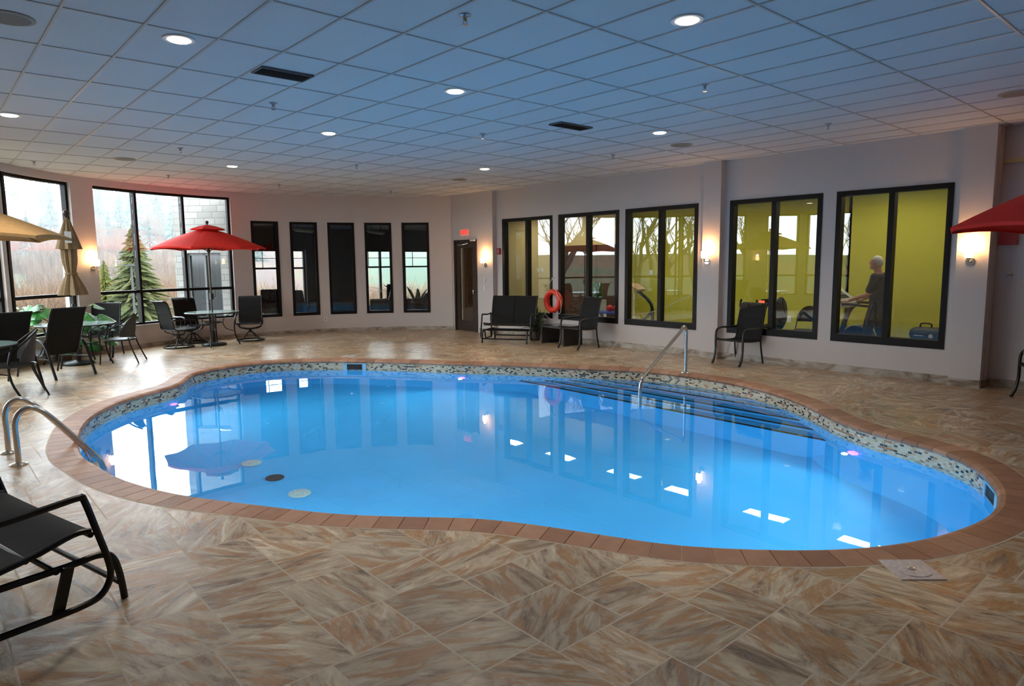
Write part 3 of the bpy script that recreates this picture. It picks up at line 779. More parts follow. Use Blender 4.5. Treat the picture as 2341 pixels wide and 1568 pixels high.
# ================================================================== LIFE RING
m_ring = mat('orange_red_life_ring', (.80, .045, .018), .38)
m_rope = mat('white_rope', (.66, .63, .58), .8)
e = empty('life_ring', (W-.075, 10.62, .87), label='orange-red life ring with white rope hanging between two gym windows', cat='life ring')
mb = MB(); mb.tube([(0, .205*cos(a), .205*sin(a)) for a in [2*pi*i/40 for i in range(40)]], .068, 16, closed=True, flat=(1.05, .85)); mb.build('float', m_ring, e, smooth=True)
mb = MB(); pts = [(-.02, 0, .50), (-.03, .09, .38), (-.05, .20, .22), (-.055, .275, .02), (-.05, .24, -.22), (-.04, .13, -.36), (-.035, -.04, -.40), (-.05, -.14, -.30), (-.05, -.20, -.22)]
mb.tube(pts, .006, 6, smooth=6); mb.tube([(-.02, 0, .50), (-.04, -.08, .33), (-.055, -.18, .16), (-.07, -.235, .10), (-.06, -.29, 0), (-.06, -.30, -.16), (-.05, -.25, -.26), (-.05, -.19, -.25), (-.06, -.17, -.2)], .006, 6, smooth=6); mb.build('rope', m_rope, e, smooth=True)
MB().tube([(.07, 0, .505), (-.03, 0, .505)], .008, 8).build('hook', m_chrome, e)

# ================================================================== HANDRAILS
e = empty('pool_handrail', (8.85, 6.0, 0), label='single bent steel handrail over the pool steps', cat='handrail')
mb = MB(); mb.tube(crom([(0, 0, 0), (0, 0, .35), (0, 0, .62), (-.03, -.006, .70), (-.11, -.02, .725), (-.20, -.04, .67)], 8)+crom([(-.20, -.04, .67), (-1.30, -.235, .17), (-1.41, -.255, .10), (-1.455, -.262, -.02), (-1.46, -.263, -.2), (-1.46, -.263, -.62)], 6)[1:], .024, 14); mb.build('tube', m_chrome, e, smooth=True)
MB().lathe([(.075, .001), (.075, .010), (.05, .02), (.03, .025)], n=24).build('flange', m_chrome, e)
e = empty('pool_ladder', (.80, 7.45, 0), label='steel ladder rails curving into the left end of the pool', cat='pool ladder')
for x, y in ((.57, 7.20), (.545, 7.74)):
    mb = MB(); P = [(x, y, 0), (x, y, .2), (x, y, .36), (x+.035, y, .455), (x+.115, y, .492), (x+.20, y, .45), (x+.29, y, .35)]
    mb.tube(crom(P, 8)+crom([P[-1], (x+.57, y, -.02), (x+.63, y, -.14), (x+.645, y, -.28), (x+.645, y, -.9)], 8)[1:], .024, 14)
    mb.v = [(v[0]-.80, v[1]-7.45, v[2]) for v in mb.v]; r_ = mb.build('rail', m_chrome, e, smooth=True)
    MB().lathe([(.07, .001), (.07, .010), (.045, .02), (.028, .025)], (x-.80, y-7.45, 0), 24).build('flange', m_chrome, r_)
for z in (-.4, -.68):
    MB().box(.38, .46, -.25, .29, z, z+.03).build('tread', m_white, e)

# ================================================================== CHAIRS
def curve_sheet(w0, prof, th, nx=5, cup=.0, w1=None):
    """sling stretched between two side rails; prof = side profile points (y,z)"""
    P = crom([(0, y, z) for y, z in prof], 5); G = []
    for i, p in enumerate(P):
        t = i/(len(P)-1); w = w0+((w1 or w0)-w0)*t; row = []
        for j in range(nx+1):
            u = -1+2*j/nx; row.append((u*w/2, p.y-0*cup, p.z-cup*(1-u*u)))
        G.append(row)
    return MB().sheet(G, th)

def sling_parts(e, w=.50, seat=((-.20, .40), (.0, .385), (.20, .40), (.27, .425), (.30, .41)), back=((-.20, .40), (-.235, .52), (-.275, .72), (-.32, .90), (-.37, .985), (-.42, 1.0)), ms=None, seamz=.74):
    ms = ms or m_sling
    curve_sheet(w, seat, .008, cup=.006).build('seat', ms, e, smooth=True)
    b = curve_sheet(w, back, .008, cup=0).build('backrest', ms, e, smooth=True)
    # stitched headrest seam and side rails
    P = crom([(0, y, z) for y, z in back], 5); q = min(P, key=lambda p: abs(p.z-seamz))
    mb = MB(); mb.tube([(u*w/2, q.y+.009, q.z-.018*(1-u*u)) for u in (-1, -.6, -.2, .2, .6, 1)], .005, 6); mb.tube([(u*w/2, q.y-.009, q.z-.018*(1-u*u)) for u in (-1, -.6, -.2, .2, .6, 1)], .005, 6); mb.build('seam', m_slingdark, b)
    full = list(reversed([(y, z) for y, z in seat]))+[(y, z) for y, z in back][1:]
    for s in (-1, 1):
        mb = MB(); mb.tube([(s*w/2, y, z) for y, z in full], .013, 8, smooth=4); mb.build('side_rail', m_chair, e, smooth=True)
    for y, z in (back[-1], seat[-1], (-.19, .39)): MB().tube([(-w/2, y, z-.005), (w/2, y, z-.005)], .0125, 8).build('cross_bar', m_chair, e, smooth=True)

def high_back_armchair():
    e = empty('patio_armchair', label='x', cat='chair')
    sling_parts(e)
    for s in (-1, 1):
        x = s*.275
        mb = MB(); mb.tube([(x, .34, .012), (x, .30, .10), (x, .275, .25), (x, .275, .42), (x, .265, .53), (x, .215, .585), (x, .10, .60), (x, -.08, .595), (x, -.24, .60)], .017, 8, smooth=5, flat=(1, 1.25)); mb.tube([(x, -.24, .60), (s*.255, -.27, .62)], .014, 8)
        mb.ball((x, .345, .012), (.02, .026, .012)); mb.build('arm', m_chair, e, smooth=True)
        mb = MB(); mb.tube([(s*.262, -.20, .40), (s*.265, -.215, .25), (s*.27, -.24, .12), (s*.275, -.26, .004)], .014, 8, smooth=4); mb.build('leg', m_chair, e, smooth=True)
    return e
def swivel_armchair():
    e = empty('swivel_armchair', label='x', cat='chair')
    sling_parts(e)
    for s in (-1, 1):
        x = s*.285
        mb = MB(); mb.tube([(s*.25, .20, .39), (x, .235, .42), (x, .25, .50), (x, .215, .575), (x, .10, .60), (x, -.08, .595), (x, -.25, .595)], .014, 8, smooth=5, flat=(1, 1.3)); mb.tube([(x, -.25, .595), (s*.255, -.26, .60)], .012, 8); mb.build('arm', m_chair, e, smooth=True)
    mb = MB(); 
    for s in (-1, 1): mb.tube([(s*.25, 0, .385), (s*.235, 0, .33), (s*.16, 0, .285), (0, 0, .28)], .012, 8, smooth=4); mb.tube([(s*.25, -.14, .385), (s*.235, -.14, .33), (s*.1, -.05, .29), (0, 0, .285)], .011, 8, smooth=4)
    mb.box(-.10, .10, -.07, .07, .262, .282); mb.build('seat_yoke', m_chair, e, smooth=True)
    mb = MB(); mb.tube([(0, 0, .19), (0, 0, .27)], .035, 14); mb.build('hub', m_chair, e, smooth=True)
    mb = MB(); mb.tube([(.29*cos(a), .29*sin(a), .022) for a in [2*pi*i/36 for i in range(36)]], .017, 8, closed=True); mb.build('base_ring', m_chair, e, smooth=True)
    for k in range(4):
        a = pi/4+k*pi/2; c, s = cos(a), sin(a)
        mb = MB(); mb.tube([(.02*c, .02*s, .215), (.08*c, .08*s, .19), (.16*c, .16*s, .10), (.24*c, .24*s, .045), (.29*c, .29*s, .03)], .012, 8, smooth=4); mb.build('leg', m_chair, e, smooth=True)
    return e
def recliner_armchair():
    e = empty('reclining_sling_chair', label='x', cat='chair')
    sling_parts(e, w=.52, seat=((-.20, .36), (.0, .35), (.22, .375), (.32, .385)), back=((-.20, .36), (-.27, .52), (-.37, .78), (-.46, 1.0), (-.52, 1.09)), seamz=.84)
    for s in (-1, 1):
        x = s*.31
        mb = MB(); mb.tube([(x, -.55, .004), (x, -.44, .28), (x, -.36, .47), (x, -.24, .575), (x, -.05, .60), (x, .15, .59), (x, .28, .57)], .018, 8, smooth=5, flat=(1, 1.3)); mb.build('arm', m_chair, e, smooth=True)
        mb = MB(); mb.tube([(x, .20, .59), (x, .32, .30), (x, .42, .004)], .015, 8, smooth=4); mb.build('leg', m_chair, e, smooth=True)
        mb = MB(); mb.tube([(s*.27, -.30, .60), (s*.29, -.18, .38), (s*.29, -.02, .30)], .009, 6); mb.tube([(x, .33, .27), (s*.28, .1, .29), (s*.28, -.22, .30), (x, -.42, .30)], .011, 6, smooth=4); mb.build('side_brace', m_chair, e, smooth=True)
    return e
def wicker_armchair():
    e = empty('round_back_wicker_chair', label='x', cat='chair')
    G = []   # curved shell back: strip of constant height lowering to the sides
    for i in range(15):
        a = radians(198+i*144/14); u = (i-7)/7
        top = .875-.30*abs(u)**2.1; bot = .45+.03*abs(u)
        G.append([(.25*cos(a)*(1+.10*t), -.0+.25*sin(a)*(1+.22*t)+.02, bot+(top-bot)*t) for t in (0, .25, .5, .75, 1)])
    MB().sheet(G, .014).build('backrest', m_wicker, e, smooth=True)
    poly = [(.25*cos(a), .24*sin(a)) for a in [2*pi*i/28 for i in range(28)]]
    mb = MB(); mb.lathe([(.25, .405), (.262, .42), (.255, .435), (.20, .442), (.01, .435)], (0, 0, 0), 28); mb.build('seat', m_wicker, e, smooth=True)
    for s in (-1, 1):
        mb = MB(); mb.tube([(s*.10, -.29, .88), (s*.20, -.20, .80), (s*.27, -.05, .68), (s*.29, .10, .625), (s*.285, .21, .60), (s*.265, .25, .53), (s*.25, .25, .42)], .014, 8, smooth=5); mb.build('arm', m_chair, e, smooth=True)
        mb = MB(); mb.tube([(s*.25, .25, .43), (s*.25, .255, .2), (s*.255, .27, .004)], .0125, 8, smooth=3); mb.build('leg', m_chair, e, smooth=True)
        mb = MB(); mb.tube([(s*.20, -.19, .46), (s*.215, -.23, .30), (s*.235, -.30, .12), (s*.25, -.345, .004)], .0125, 8, smooth=3); mb.build('leg', m_chair, e, smooth=True)
    return e
FX = pi/2    # a chair built facing +Y turned by this faces -X
def place(o, x, y, rz, lbl, grp=None):
    o.location = (x, y, 0); o.rotation_euler = (0, 0, rz); o['label'] = lbl
    if grp: o['group'] = grp
    return o
pa = high_back_armchair(); place(pa, 10.02, 9.30, radians(88), 'black high-back sling armchair between the life ring and the handrail')
dup(pa, (10.36, 5.97, 0), radians(82), 'black high-back sling armchair standing alone under the fourth gym window')
dup(pa, (10.25, 1.70, 0), radians(45), 'black armchair mostly cut off by the right edge of the photo')
GB = 'black chairs around the left tables'
sa = swivel_armchair(); place(sa, 4.12, 15.30, radians(-75), 'black swivel armchair left of the glass table under the red umbrella', 'swivel chairs at the red umbrella table')
dup(sa, (4.62, 16.02, 0), radians(-168), 'black swivel armchair behind the glass table, next to the big window', 'swivel chairs at the red umbrella table')
dup(sa, (5.72, 15.55, 0), radians(155), 'black swivel armchair right of the glass table under the red umbrella', 'swivel chairs at the red umbrella table')
ra = recliner_armchair(); place(ra, 1.586, 12.85, radians(24), 'black reclining sling chair in front of the closed tan umbrella, its back to the camera')
dup(ra, (.83, 12.18, 0), radians(20), 'black reclining sling chair at the far left, cut by the photo edge')
dup(pa, (2.66, 14.95, 0), radians(150), 'dark high-back chair behind the table with the closed umbrella, beside the leafy plant')
wa = wicker_armchair(); place(wa, 2.72, 13.72, radians(62), 'black round-back armchair right of the table with the closed umbrella')
dup(wa, (.93, 11.15, 0), radians(88), 'black round-back armchair at the left edge, nearest the ladder rails')

# glider bench
def glider(name, w, lbl, loc, rz, seam, high=.98, cat='bench'):
    e = empty(name, loc, rz, label=lbl, cat=cat)
    seat = ((-.24, .355), (0, .37), (.20, .42), (.28, .415)); back = ((-.24, .355), (-.28, .55), (-.35, .80), (-.40, high-.03), (-.45, high))
    curve_sheet(w, seat, .01, cup=.006).build('seat', m_sling, e, smooth=True)
    b = curve_sheet(w, back, .01).build('backrest', m_sling, e, smooth=True)
    if seam:
        mb = MB(); mb.tube([(0, y+.008, z) for y, z in back], .006, 6, smooth=4); mb.build('seam', m_slingdark, b)
    for s in (-1, 1):
        mb = MB(); mb.tube([(s*w/2, y, z) for y, z in list(reversed(seat))+list(back[1:])], .015, 8, smooth=4); mb.build('side_rail', m_chair, e, smooth=True)
        x = s*(w/2+.045)
        # swinging arm frame: arm rest, front bar curling under, lower rail
        mb = MB(); mb.tube([(x, -.33, .60), (x, -.15, .585), (x, .08, .60), (x, .22, .61), (x, .245, .59), (x, .29, .42), (x, .33, .26), (x, .335, .17), (x, .29, .095), (x, .20, .07), (x, .0, .07), (x, -.33, .085), (x, -.38, .15), (x, -.36, .30), (x, -.33, .45), (x, -.33, .60)], .017, 8, smooth=5); mb.build('arm', m_chair, e, smooth=True)
        x2 = s*(w/2-.01)
        mb = MB(); mb.tube([(x2, .42, .004), (x2, .405, .14), (x2, .375, .24), (x2, .31, .275), (x2, .16, .27), (x2, -.25, .27), (x2, -.36, .25), (x2, -.42, .14), (x2, -.44, .004)], .018, 8, smooth=5); mb.build('leg', m_chair, e, smooth=True)
        for y in (.16, -.22):
            mb = MB(); mb.cbox((s*(w/2+.02), y-.03, .17), (.016, .05, .22), Matrix.Rotation(radians(-16*(1 if y > 0 else 1)), 3, 'X')); mb.build('hanger', m_chair, e)
    for y, z in ((.40, .10), (-.42, .10), (.12, .26), (-.16, .26), (.285, .39), (back[-1][0], back[-1][1]-.01), (.0, .36)): MB().tube([(-w/2+.01, y, z), (w/2-.01, y, z)], .015, 8).build('cross_bar', m_chair, e, smooth=True)
    return e
bx, by = 9.72, 11.10
glider('glider_bench', 1.02, 'black two-seat sling glider bench in front of the first gym window', (bx, by, 0), radians(121), True)
g2 = glider('glider_bench', 1.05, 'large black sling glider cut off at the lower left of the photo', (.16, 4.26, 0), radians(-75.5), False)

# wicker side table
e = empty('wicker_side_table', (10.22, 10.02, 0), radians(-7), label='low black wicker side table between the glider bench and the armchair', cat='side table')
MB().box(-.27, .27, -.40, .40, .355, .395).build('top', m_wicker, e)
MB().box(-.25, .25, .34, .385, 0, .355).build('leg', m_wicker, e); MB().box(-.25, .25, -.385, -.34, 0, .355).build('leg', m_wicker, e)
MB().box(-.26, .26, -.39, .39, .395, .40).build('glass_top', mat('smoked_glass', (.02, .02, .02), .08), e)

# ================================================================== TABLES
def round_table(x, y, rz, r, lbl, z=.725):
    e = empty('glass_patio_table', (x, y, 0), rz, label=lbl, cat='table', group='round glass patio tables')
    MB().lathe([(r-.012, z-.006), (r-.006, z-.003), (r-.006, z), (r-.012, z+.003)], n=48).build('tabletop', m_tabletop, e)
    mb = MB(); mb.tube([((r-.008)*cos(a), (r-.008)*sin(a), z-.012) for a in [2*pi*i/48 for i in range(48)]], .013, 8, closed=True); mb.build('rim', m_chair, e, smooth=True)
    for k in range(4):
        a = pi/4+k*pi/2; c, s = cos(a), sin(a)
        mb = MB(); mb.tube([((r-.05)*c, (r-.05)*s, z-.02), ((r-.12)*c, (r-.12)*s, .45), ((r-.10)*c, (r-.10)*s, .2), ((r-.02)*c, (r-.02)*s, .004)], .015, 8, smooth=4); mb.build('leg', m_chair, e, smooth=True)
        mb = MB(); mb.tube([((r-.13)*c, (r-.13)*s, z-.03), (.26*c, .26*s, .62), (.2*c, .2*s, .50), (.26*c, .26*s, .36), ((r-.12)*c, (r-.12)*s, .30)], .009, 6, smooth=5); mb.build('brace', m_chair, e, smooth=True)
    mb = MB(); mb.tube([(.19*cos(a), .19*sin(a), .50) for a in [2*pi*i/28 for i in range(28)]], .012, 8, closed=True); mb.build('lower_ring', m_chair, e, smooth=True)
    return e
round_table(4.80, 15.20, radians(20), .545, 'round glass patio table under the open red umbrella on the left')
round_table(2.10, 14.00, radians(10), .60, 'round glass patio table around the closed tan umbrella')
round_table(.40, 11.15, radians(30), .60, 'round glass patio table cut off by the left edge of the photo')
round_table(9.0, 1.28, radians(8), .52, 'round glass patio table at the right edge under the red umbrella')

# ================================================================== UMBRELLAS
m_fin = mat('dark_finial', (.03, .025, .022), .35)
def umbrella(x, y, rz, mat_c, lbl, R=1.17, zr=2.08, za=2.50, n=8, base=True):
    e = empty('patio_umbrella', (x, y, 0), rz, label=lbl, cat='umbrella')
    MB().lathe([(.019, .05), (.019, za+.04)], n=14).build('pole', m_wood, e, smooth=True)
    # canopy panels between ribs, edge scooped between the tips
    mb = MB(); vs = []; fs = []; ring = 6; sub = 6; NN = n*sub
    for j in range(ring+1):
        t = .10+.90*j/ring
        for k in range(NN):
            a = 2*pi*k/NN; u = abs((k % sub)/sub-.5)*2; chord = cos(pi/n)/cos((1-u)*0+((k % sub)/sub-.5)*2*pi/n) if False else 1-(1-cos(pi/n))*(1-u*u)
            rr = R*t*(1-(1-chord)*1.25*t); z = za-(za-zr)*(t**1.22)-.0*(1-u)+(.05 if j == ring else .02*t)*(1-u*u)*-.0
            vs.append((rr*cos(a), rr*sin(a), z+.03*t*(1-u*u)))
    for j in range(ring):
        for k in range(NN): fs.append((j*NN+k, j*NN+(k+1) % NN, (j+1)*NN+(k+1) % NN, (j+1)*NN+k))
    mb.add(vs, fs); lo = MB(); lo.add([(v[0], v[1], v[2]-.006) for v in vs], fs); mb.add(lo.v, lo.f)
    L0 = ring*NN; off = len(vs); mb.add([vs[L0+k] for k in range(NN)]+[(vs[L0+k][0], vs[L0+k][1], vs[L0+k][2]-.035) for k in range(NN)], [(k, (k+1) % NN, NN+(k+1) % NN, NN+k) for k in range(NN)])
    can = mb.build('canopy', mat_c, e, smooth=False)
    # vent cap
    mb = MB(); vs = []; fs = []
    for j, (r_, z_) in enumerate(((.02, za+.075), (R*.14, za+.045), (R*.30, za-.015), (R*.31, za-.035))):
        for k in range(NN):
            a = 2*pi*k/NN; u = abs((k % sub)/sub-.5)*2; q = 1-(1-cos(pi/n))*(1-u*u)*1.2; vs.append((r_*q*cos(a), r_*q*sin(a), z_))
    for j in range(3):
        for k in range(NN): fs.append((j*NN+k, j*NN+(k+1) % NN, (j+1)*NN+(k+1) % NN, (j+1)*NN+k))
    mb.add(vs, fs); mb.build('vent_cap', mat_c, can)
    for k in range(n):
        a = 2*pi*k/n; c, s = cos(a), sin(a)
        mb = MB(); mb.tube([(.03*c, .03*s, za-.04), (R*.5*c, R*.5*s, za-(za-zr)*.45-.035), (R*.97*c, R*.97*s, zr-.02)], .007, 6); mb.tube([(.03*c, .03*s, zr-.06), (R*.45*c, R*.45*s, za-(za-zr)*.42-.04)], .005, 6); mb.build('rib', m_wood, e)
    MB().lathe([(.035, zr-.09), (.035, zr-.04)], n=14).build('runner', m_fin, e)
    mb = MB(); mb.lathe([(.014, za+.06), (.016, za+.09), (.03, za+.10), (.036, za+.125), (.028, za+.15), (.004, za+.16)], n=16); mb.build('finial', m_fin, e, smooth=True)
    mb = MB(); mb.cbox((0, 0, 1.06), (.06, .08, .13)); mb.tube([(.03, 0, 1.06), (.09, 0, 1.05), (.10, 0, 1.15), (.10, .0, 1.18)], .007, 6); mb.build('crank', m_fin, e)
    if base:
        mb = MB(); mb.lathe([(.25, .002), (.255, .03), (.22, .055), (.12, .065), (.035, .085), (.03, .32)], n=32); mb.build('base', m_chair, e, smooth=True)
    return e
umbrella(4.80, 15.20, radians(12), m_red, 'open red canvas umbrella over the left glass table in front of the big window')
umbrella(9.0, 1.28, radians(38), m_red, 'red canvas umbrella cut off by the right edge of the photo', R=1.35, zr=2.04, za=2.6)
umbrella(.40, 11.15, radians(-8), m_tan, 'open tan canvas umbrella cut off by the left edge of the photo', R=1.30, zr=2.10, za=2.58)
# closed umbrella
e = empty('closed_patio_umbrella', (2.10, 14.00, 0), label='closed tan canvas umbrella strapped round its pole with a white tag', cat='umbrella')
MB().lathe([(.019, .05), (.019, 2.6)], n=14).build('pole', m_wood, e, smooth=True)
mb = MB(); NP = 96
prof_c = [(.235, 1.225), (.228, 1.245), (.19, 1.35), (.135, 1.48), (.082, 1.60), (.088, 1.65), (.118, 1.80), (.125, 2.0), (.12, 2.14), (.09, 2.28), (.05, 2.42)]
pleat = lambda a: abs(((a*8/pi) % 2)-1)
mb.lathe(prof_c, n=NP, wob=lambda a, i: 1-.30*(1-pleat(a))+.06*sin(a*3+i*.7)); mb.build('canopy', m_tand, e)
mb = MB(); mb.lathe([(.205, 2.02), (.20, 2.03), (.135, 2.25), (.06, 2.48), (.02, 2.56)], n=NP, wob=lambda a, i: 1-.26*(1-pleat(a+.2))); mb.build('vent_cap', m_tand, e)
mb = MB(); mb.lathe([(.014, 2.55), (.03, 2.585), (.05, 2.61), (.055, 2.64), (.04, 2.675), (.004, 2.69)], n=16); mb.build('finial', m_fin, e, smooth=True)
dv = Vector((-2.1, -14.0, 0)).normalized(); mb = MB(); R_ = Matrix.Rotation(atan2(dv.y, dv.x), 3, 'Z'); mb.cbox(dv*.175+Vector((0, 0, 2.22)), (.006, .10, .20), R_ @ Matrix.Rotation(radians(-14), 3, 'Y')); mb.build('tag', m_white, e)
mb = MB(); mb.lathe([(.10, 1.585), (.10, 1.615)], n=24); mb.build('strap', m_tand, e)
mb = MB(); mb.lathe([(.25, .002), (.255, .03), (.22, .055), (.12, .065), (.035, .085), (.03, .32)], n=32); mb.build('base', m_chair, e, smooth=True)
mb = MB(); mb.cbox((0, 0, 1.0), (.06, .08, .13)); mb.build('crank', m_fin, e)

# ================================================================== PLANTS
def leafmat(name, a, b): 
    t = NT(name); tc = t.new('TexCoord'); nz = t.new('TexNoise', i_Scale=9.0); t.link(tc.outputs['Object'], nz.inputs['Vector']); t.link(t.ramp(nz.outputs[0], [(.35, a), (.65, b)]), t.p.inputs['Base Color']); t.p.inputs['Roughness'].default_value = .35
    return t.m
m_leaf = leafmat('green_leaf', (.018, .09, .02), (.06, .24, .045)); m_leafd = leafmat('dark_green_leaf', (.015, .06, .012), (.04, .14, .03))
m_stem = mat('green_stem', (.06, .13, .03), .5); m_pot = mat('terracotta_pot', (.10, .06, .04), .6)
def monstera(x, y):
    e = empty('monstera_plant', (x, y, 0), label='big leafy green monstera plant behind the table with the closed umbrella', cat='plant'); rnd = random.Random(5)
    mb = MB(); mb.lathe([(.11, .002), (.15, .26), (.16, .28), (.14, .28), (.13, .25), (.01, .25)], n=24); mb.build('pot', m_pot, e, smooth=True)
    for k in range(34):
        side = k % 2
        dx = rnd.uniform(-.72, .72); dz = rnd.uniform(.50, 1.12)-abs(dx)*.15; dy = -rnd.uniform(.0, .22)
        if k % 5 == 0: dz = rnd.uniform(.22, .45)
        # spread along the direction square to the view
        u = Vector((.989, -.148, 0)); v = Vector((.148, .989, 0)); base = u*dx+v*dy+Vector((0, 0, dz)); s = rnd.uniform(.12, .21)
        fwd = (u*dx*1.1+Vector((0, 0, -.25))+v*-.35+u*rnd.uniform(-.4, .4)).normalized(); right = fwd.cross(Vector((0, 0, 1))).normalized(); up = right.cross(fwd)
        rowsL = []
        # heart-shaped leaf with slits along its edge
        out = []
        for i in range(25):
            t = i/24*2*pi; r = s*(.78+.22*cos(t))*(1-.45*max(0, -cos(t))**6)
            if 3 < i < 21 and i % 3 == 0: r *= .38
            p = base+fwd*(r*cos(t)*1.15+s*.25)+right*(r*sin(t)*1.0)+up*(-abs(sin(t))*r*.25-.2*r*max(0, cos(t)))
            out.append(p)
        c = base+fwd*s*.2+up*.01
        mb = MB(); mb.add([c]+out[:-1], [(0, 1+i, 1+(i+1) % 24) for i in range(24)])
        mb.add([c-up*.004]+[p-up*.004 for p in out[:-1]], [(0, 1+(i+1) % 24, 1+i) for i in range(24)]); lf = mb.build('leaf', m_leaf, e)
        mb = MB(); mb.tube([(0, 0, .25), tuple(u*dx*.35+Vector((0, 0, dz*.75))), tuple(base)], .006, 5, smooth=5); mb.build('stem', m_stem, lf)
    return e
monstera(2.0, 14.76)
def spiky(name, x, y, z0, lbl, h=.5, n=26, spread=.5, m=None, w=.03, seed=1, pot=True, wide=None):
    rnd = random.Random(seed); e = empty(name, (x, y, z0), label=lbl, cat='plant')
    if pot: MB().lathe([(.09, .002), (.12, .2), (.10, .2), (.01, .18)], n=20).build('pot', m_pot, e, smooth=True)
    mb = MB(); 
    for k in range(n):
        a = rnd.uniform(0, 2*pi); el = rnd.uniform(.35, 1.35); L = h*rnd.uniform(.6, 1.0); b0 = Vector((rnd.uniform(-.05, .05), rnd.uniform(-.05, .05), .18 if pot else 0))
        if wide: b0 += Vector((rnd.uniform(-wide, wide), 0, rnd.uniform(0, .1)))
        hor = Vector((cos(a), sin(a), 0)); rt = Vector((-sin(a), cos(a), 0)); G = []
        for i in range(6):
            t = i/5; p = b0+hor*L*spread*t*cos(el)*1.6+Vector((0, 0, L*(sin(el)*t-.35*t*t))); ww = w*sin(pi*min(1, .12+t*.88))*.9+.001
            G.append([p-rt*ww, p+Vector((0, 0, -ww*.3)), p+rt*ww])
        mb.sheet(G, .002)
    mb.build('foliage', m or m_leafd, e)
    return e
spiky('dracaena_plant', 10.34, 10.93, 0, 'dark green bushy potted plant between the glider bench and the wall', h=1.0, n=46, spread=.34, seed=4, w=.022)
# ================================================================== GYM BEHIND THE RIGHT WALL
m_lime = mat('lime_green_wall', (.46, .415, .03), .8, var=.03, scale=30)
m_beige = mat('yellow_beige_wall', (.62, .50, .23), .8, var=.03, scale=30)
m_brownwood = mat('brown_wood_panel', (.075, .032, .014), .5, var=.3, scale=5)
m_gymfloor = mat('pale_gym_floor', (.30, .30, .20), .5, var=.1, scale=10)
GF = -.10; GC = 2.95; GX = 13.2
struct(MB().prism([(W+.16, 1.2), (14.2, 1.2), (14.2, 16.2), (11.72, 16.2), (W+.16, 14.95)], GF-.05, GF).build('floor_gym', m_gymfloor))
struct(MB().prism([(W+.16, 1.2), (14.2, 1.2), (14.2, 16.2), (11.72, 16.2), (W+.16, 14.95)], GC, GC+.05).build('ceiling_gym', m_beige))
struct(MB().box(GX, GX+.1, 1.2, 5.46, GF, GC).build('wall_gym_back', m_lime))
struct(MB().box(GX, GX+.5, 5.40, 5.46, GF, GC).box(GX+.45, GX+.55, 5.4, 10.75, GF, GC).build('wall_gym_recess', m_lime))
struct(MB().box(GX-.1, GX+.5, 10.75, 10.85, GF, GC).build('wall_gym_side', m_lime))
mb = MB(); mb.box(GX-.1, GX, 10.85, 13.15, 2.15, GC); struct(mb.build('wall_corridor_upper', m_beige))
struct(MB().box(GX-.1, GX, 10.85, 13.15, GF, 2.15).build('wall_corridor_panel', m_brownwood))
struct(MB().box(GX-.1, GX, 13.15, 16.2, GF, GC).build('wall_corridor', m_beige))
struct(MB().box(W+.16, 14.2, 1.1, 1.2, GF, GC).build('wall_gym_near', m_lime))
struct(MB().box(11.78, 14.2, 16.2, 16.3, GF, GC).build('wall_corridor_end', m_brownwood))
struct(MB().box(GX-.14, GX-.1, 12.82, 12.92, GF, 2.15).box(GX-.14, GX-.1, 11.6, 11.72, GF, 2.15).build('trim_4', m_brownwood))
m_tube = mat('lit_fluorescent_panel', (1, 1, 1), .4, emit=(1, .97, .88), es=9)
for y in (9.9, 8.25, 6.35, 4.5, 2.6, 12.0, 14.0):
    e = empty('ceiling_light_panel', (12.2, y, GC), label='long lit ceiling panel in the gym, mirrored in the pool water', cat='ceiling light', group='gym ceiling light panels')
    MB().box(-.17, .17, -.45, .45, -.03, -.001).build('frame', m_trim, e); MB().box(-.14, .14, -.42, .42, -.036, -.03).build('diffuser', m_tube, e)
    ld = bpy.data.lights.new('panel_light', 'AREA'); ld.shape = 'RECTANGLE'; ld.size = .26; ld.size_y = .8; ld.energy = 6.5; ld.color = (1, .93, .75)
    l = bpy.data.objects.new('panel_light', ld); COL.objects.link(l); l.location = (12.2, y, GC-.045)

m_gymblack = mat('black_rubber', (.008, .008, .008), .5, spec=.2); m_blue = mat('blue_vinyl', (.02, .06, .42), .4); m_redled = mat('red_led', (.5, .02, .01), .4, emit=(1, .06, .03), es=2.5)
m_skin = mat('skin', (.42, .19, .12), .6, var=.08, scale=20); m_shirt = mat('black_tshirt', (.010, .010, .011), .9); m_trouser = mat('black_trousers', (.008, .008, .010), .9); m_hair = mat('short_grey_hair', (.50, .45, .38), .8, var=.2, scale=60)
# treadmill
TX, TY = 12.0, 4.55
e = empty('treadmill', (TX, TY, GF), 0, label='treadmill with white and blue side rails under the walking man', cat='treadmill')
MB().box(-.26, .26, -.80, .75, .12, .16).build('belt', m_gymblack, e)
for s in (-1, 1):
    mb = MB(); mb.hexa([(s*.26, -.85, .04), (s*.36, -.85, .04), (s*.36, .62, .04), (s*.26, .62, .04)], [(s*.26, -.85, .17), (s*.35, -.85, .15), (s*.35, .60, .22), (s*.26, .60, .24)]); mb.build('side_rail', m_white, e)
    mb = MB(); mb.box(s*.265 if s > 0 else -.345, .345 if s > 0 else -.265, -.35, .25, .19, .215); mb.build('blue_stripe', m_blue, e)
    mb = MB(); mb.tube([(s*.34, .62, .05), (s*.34, .60, .5), (s*.34, .48, .9), (s*.34, .36, 1.06)], .04, 10, smooth=4); mb.build('upright', m_gymblack, e, smooth=True)
    mb = MB(); mb.tube([(s*.34, .45, 1.08), (s*.34, .2, 1.08), (s*.34, -.1, 1.06)], .022, 8); mb.build('handrail', m_gymblack, e, smooth=True)
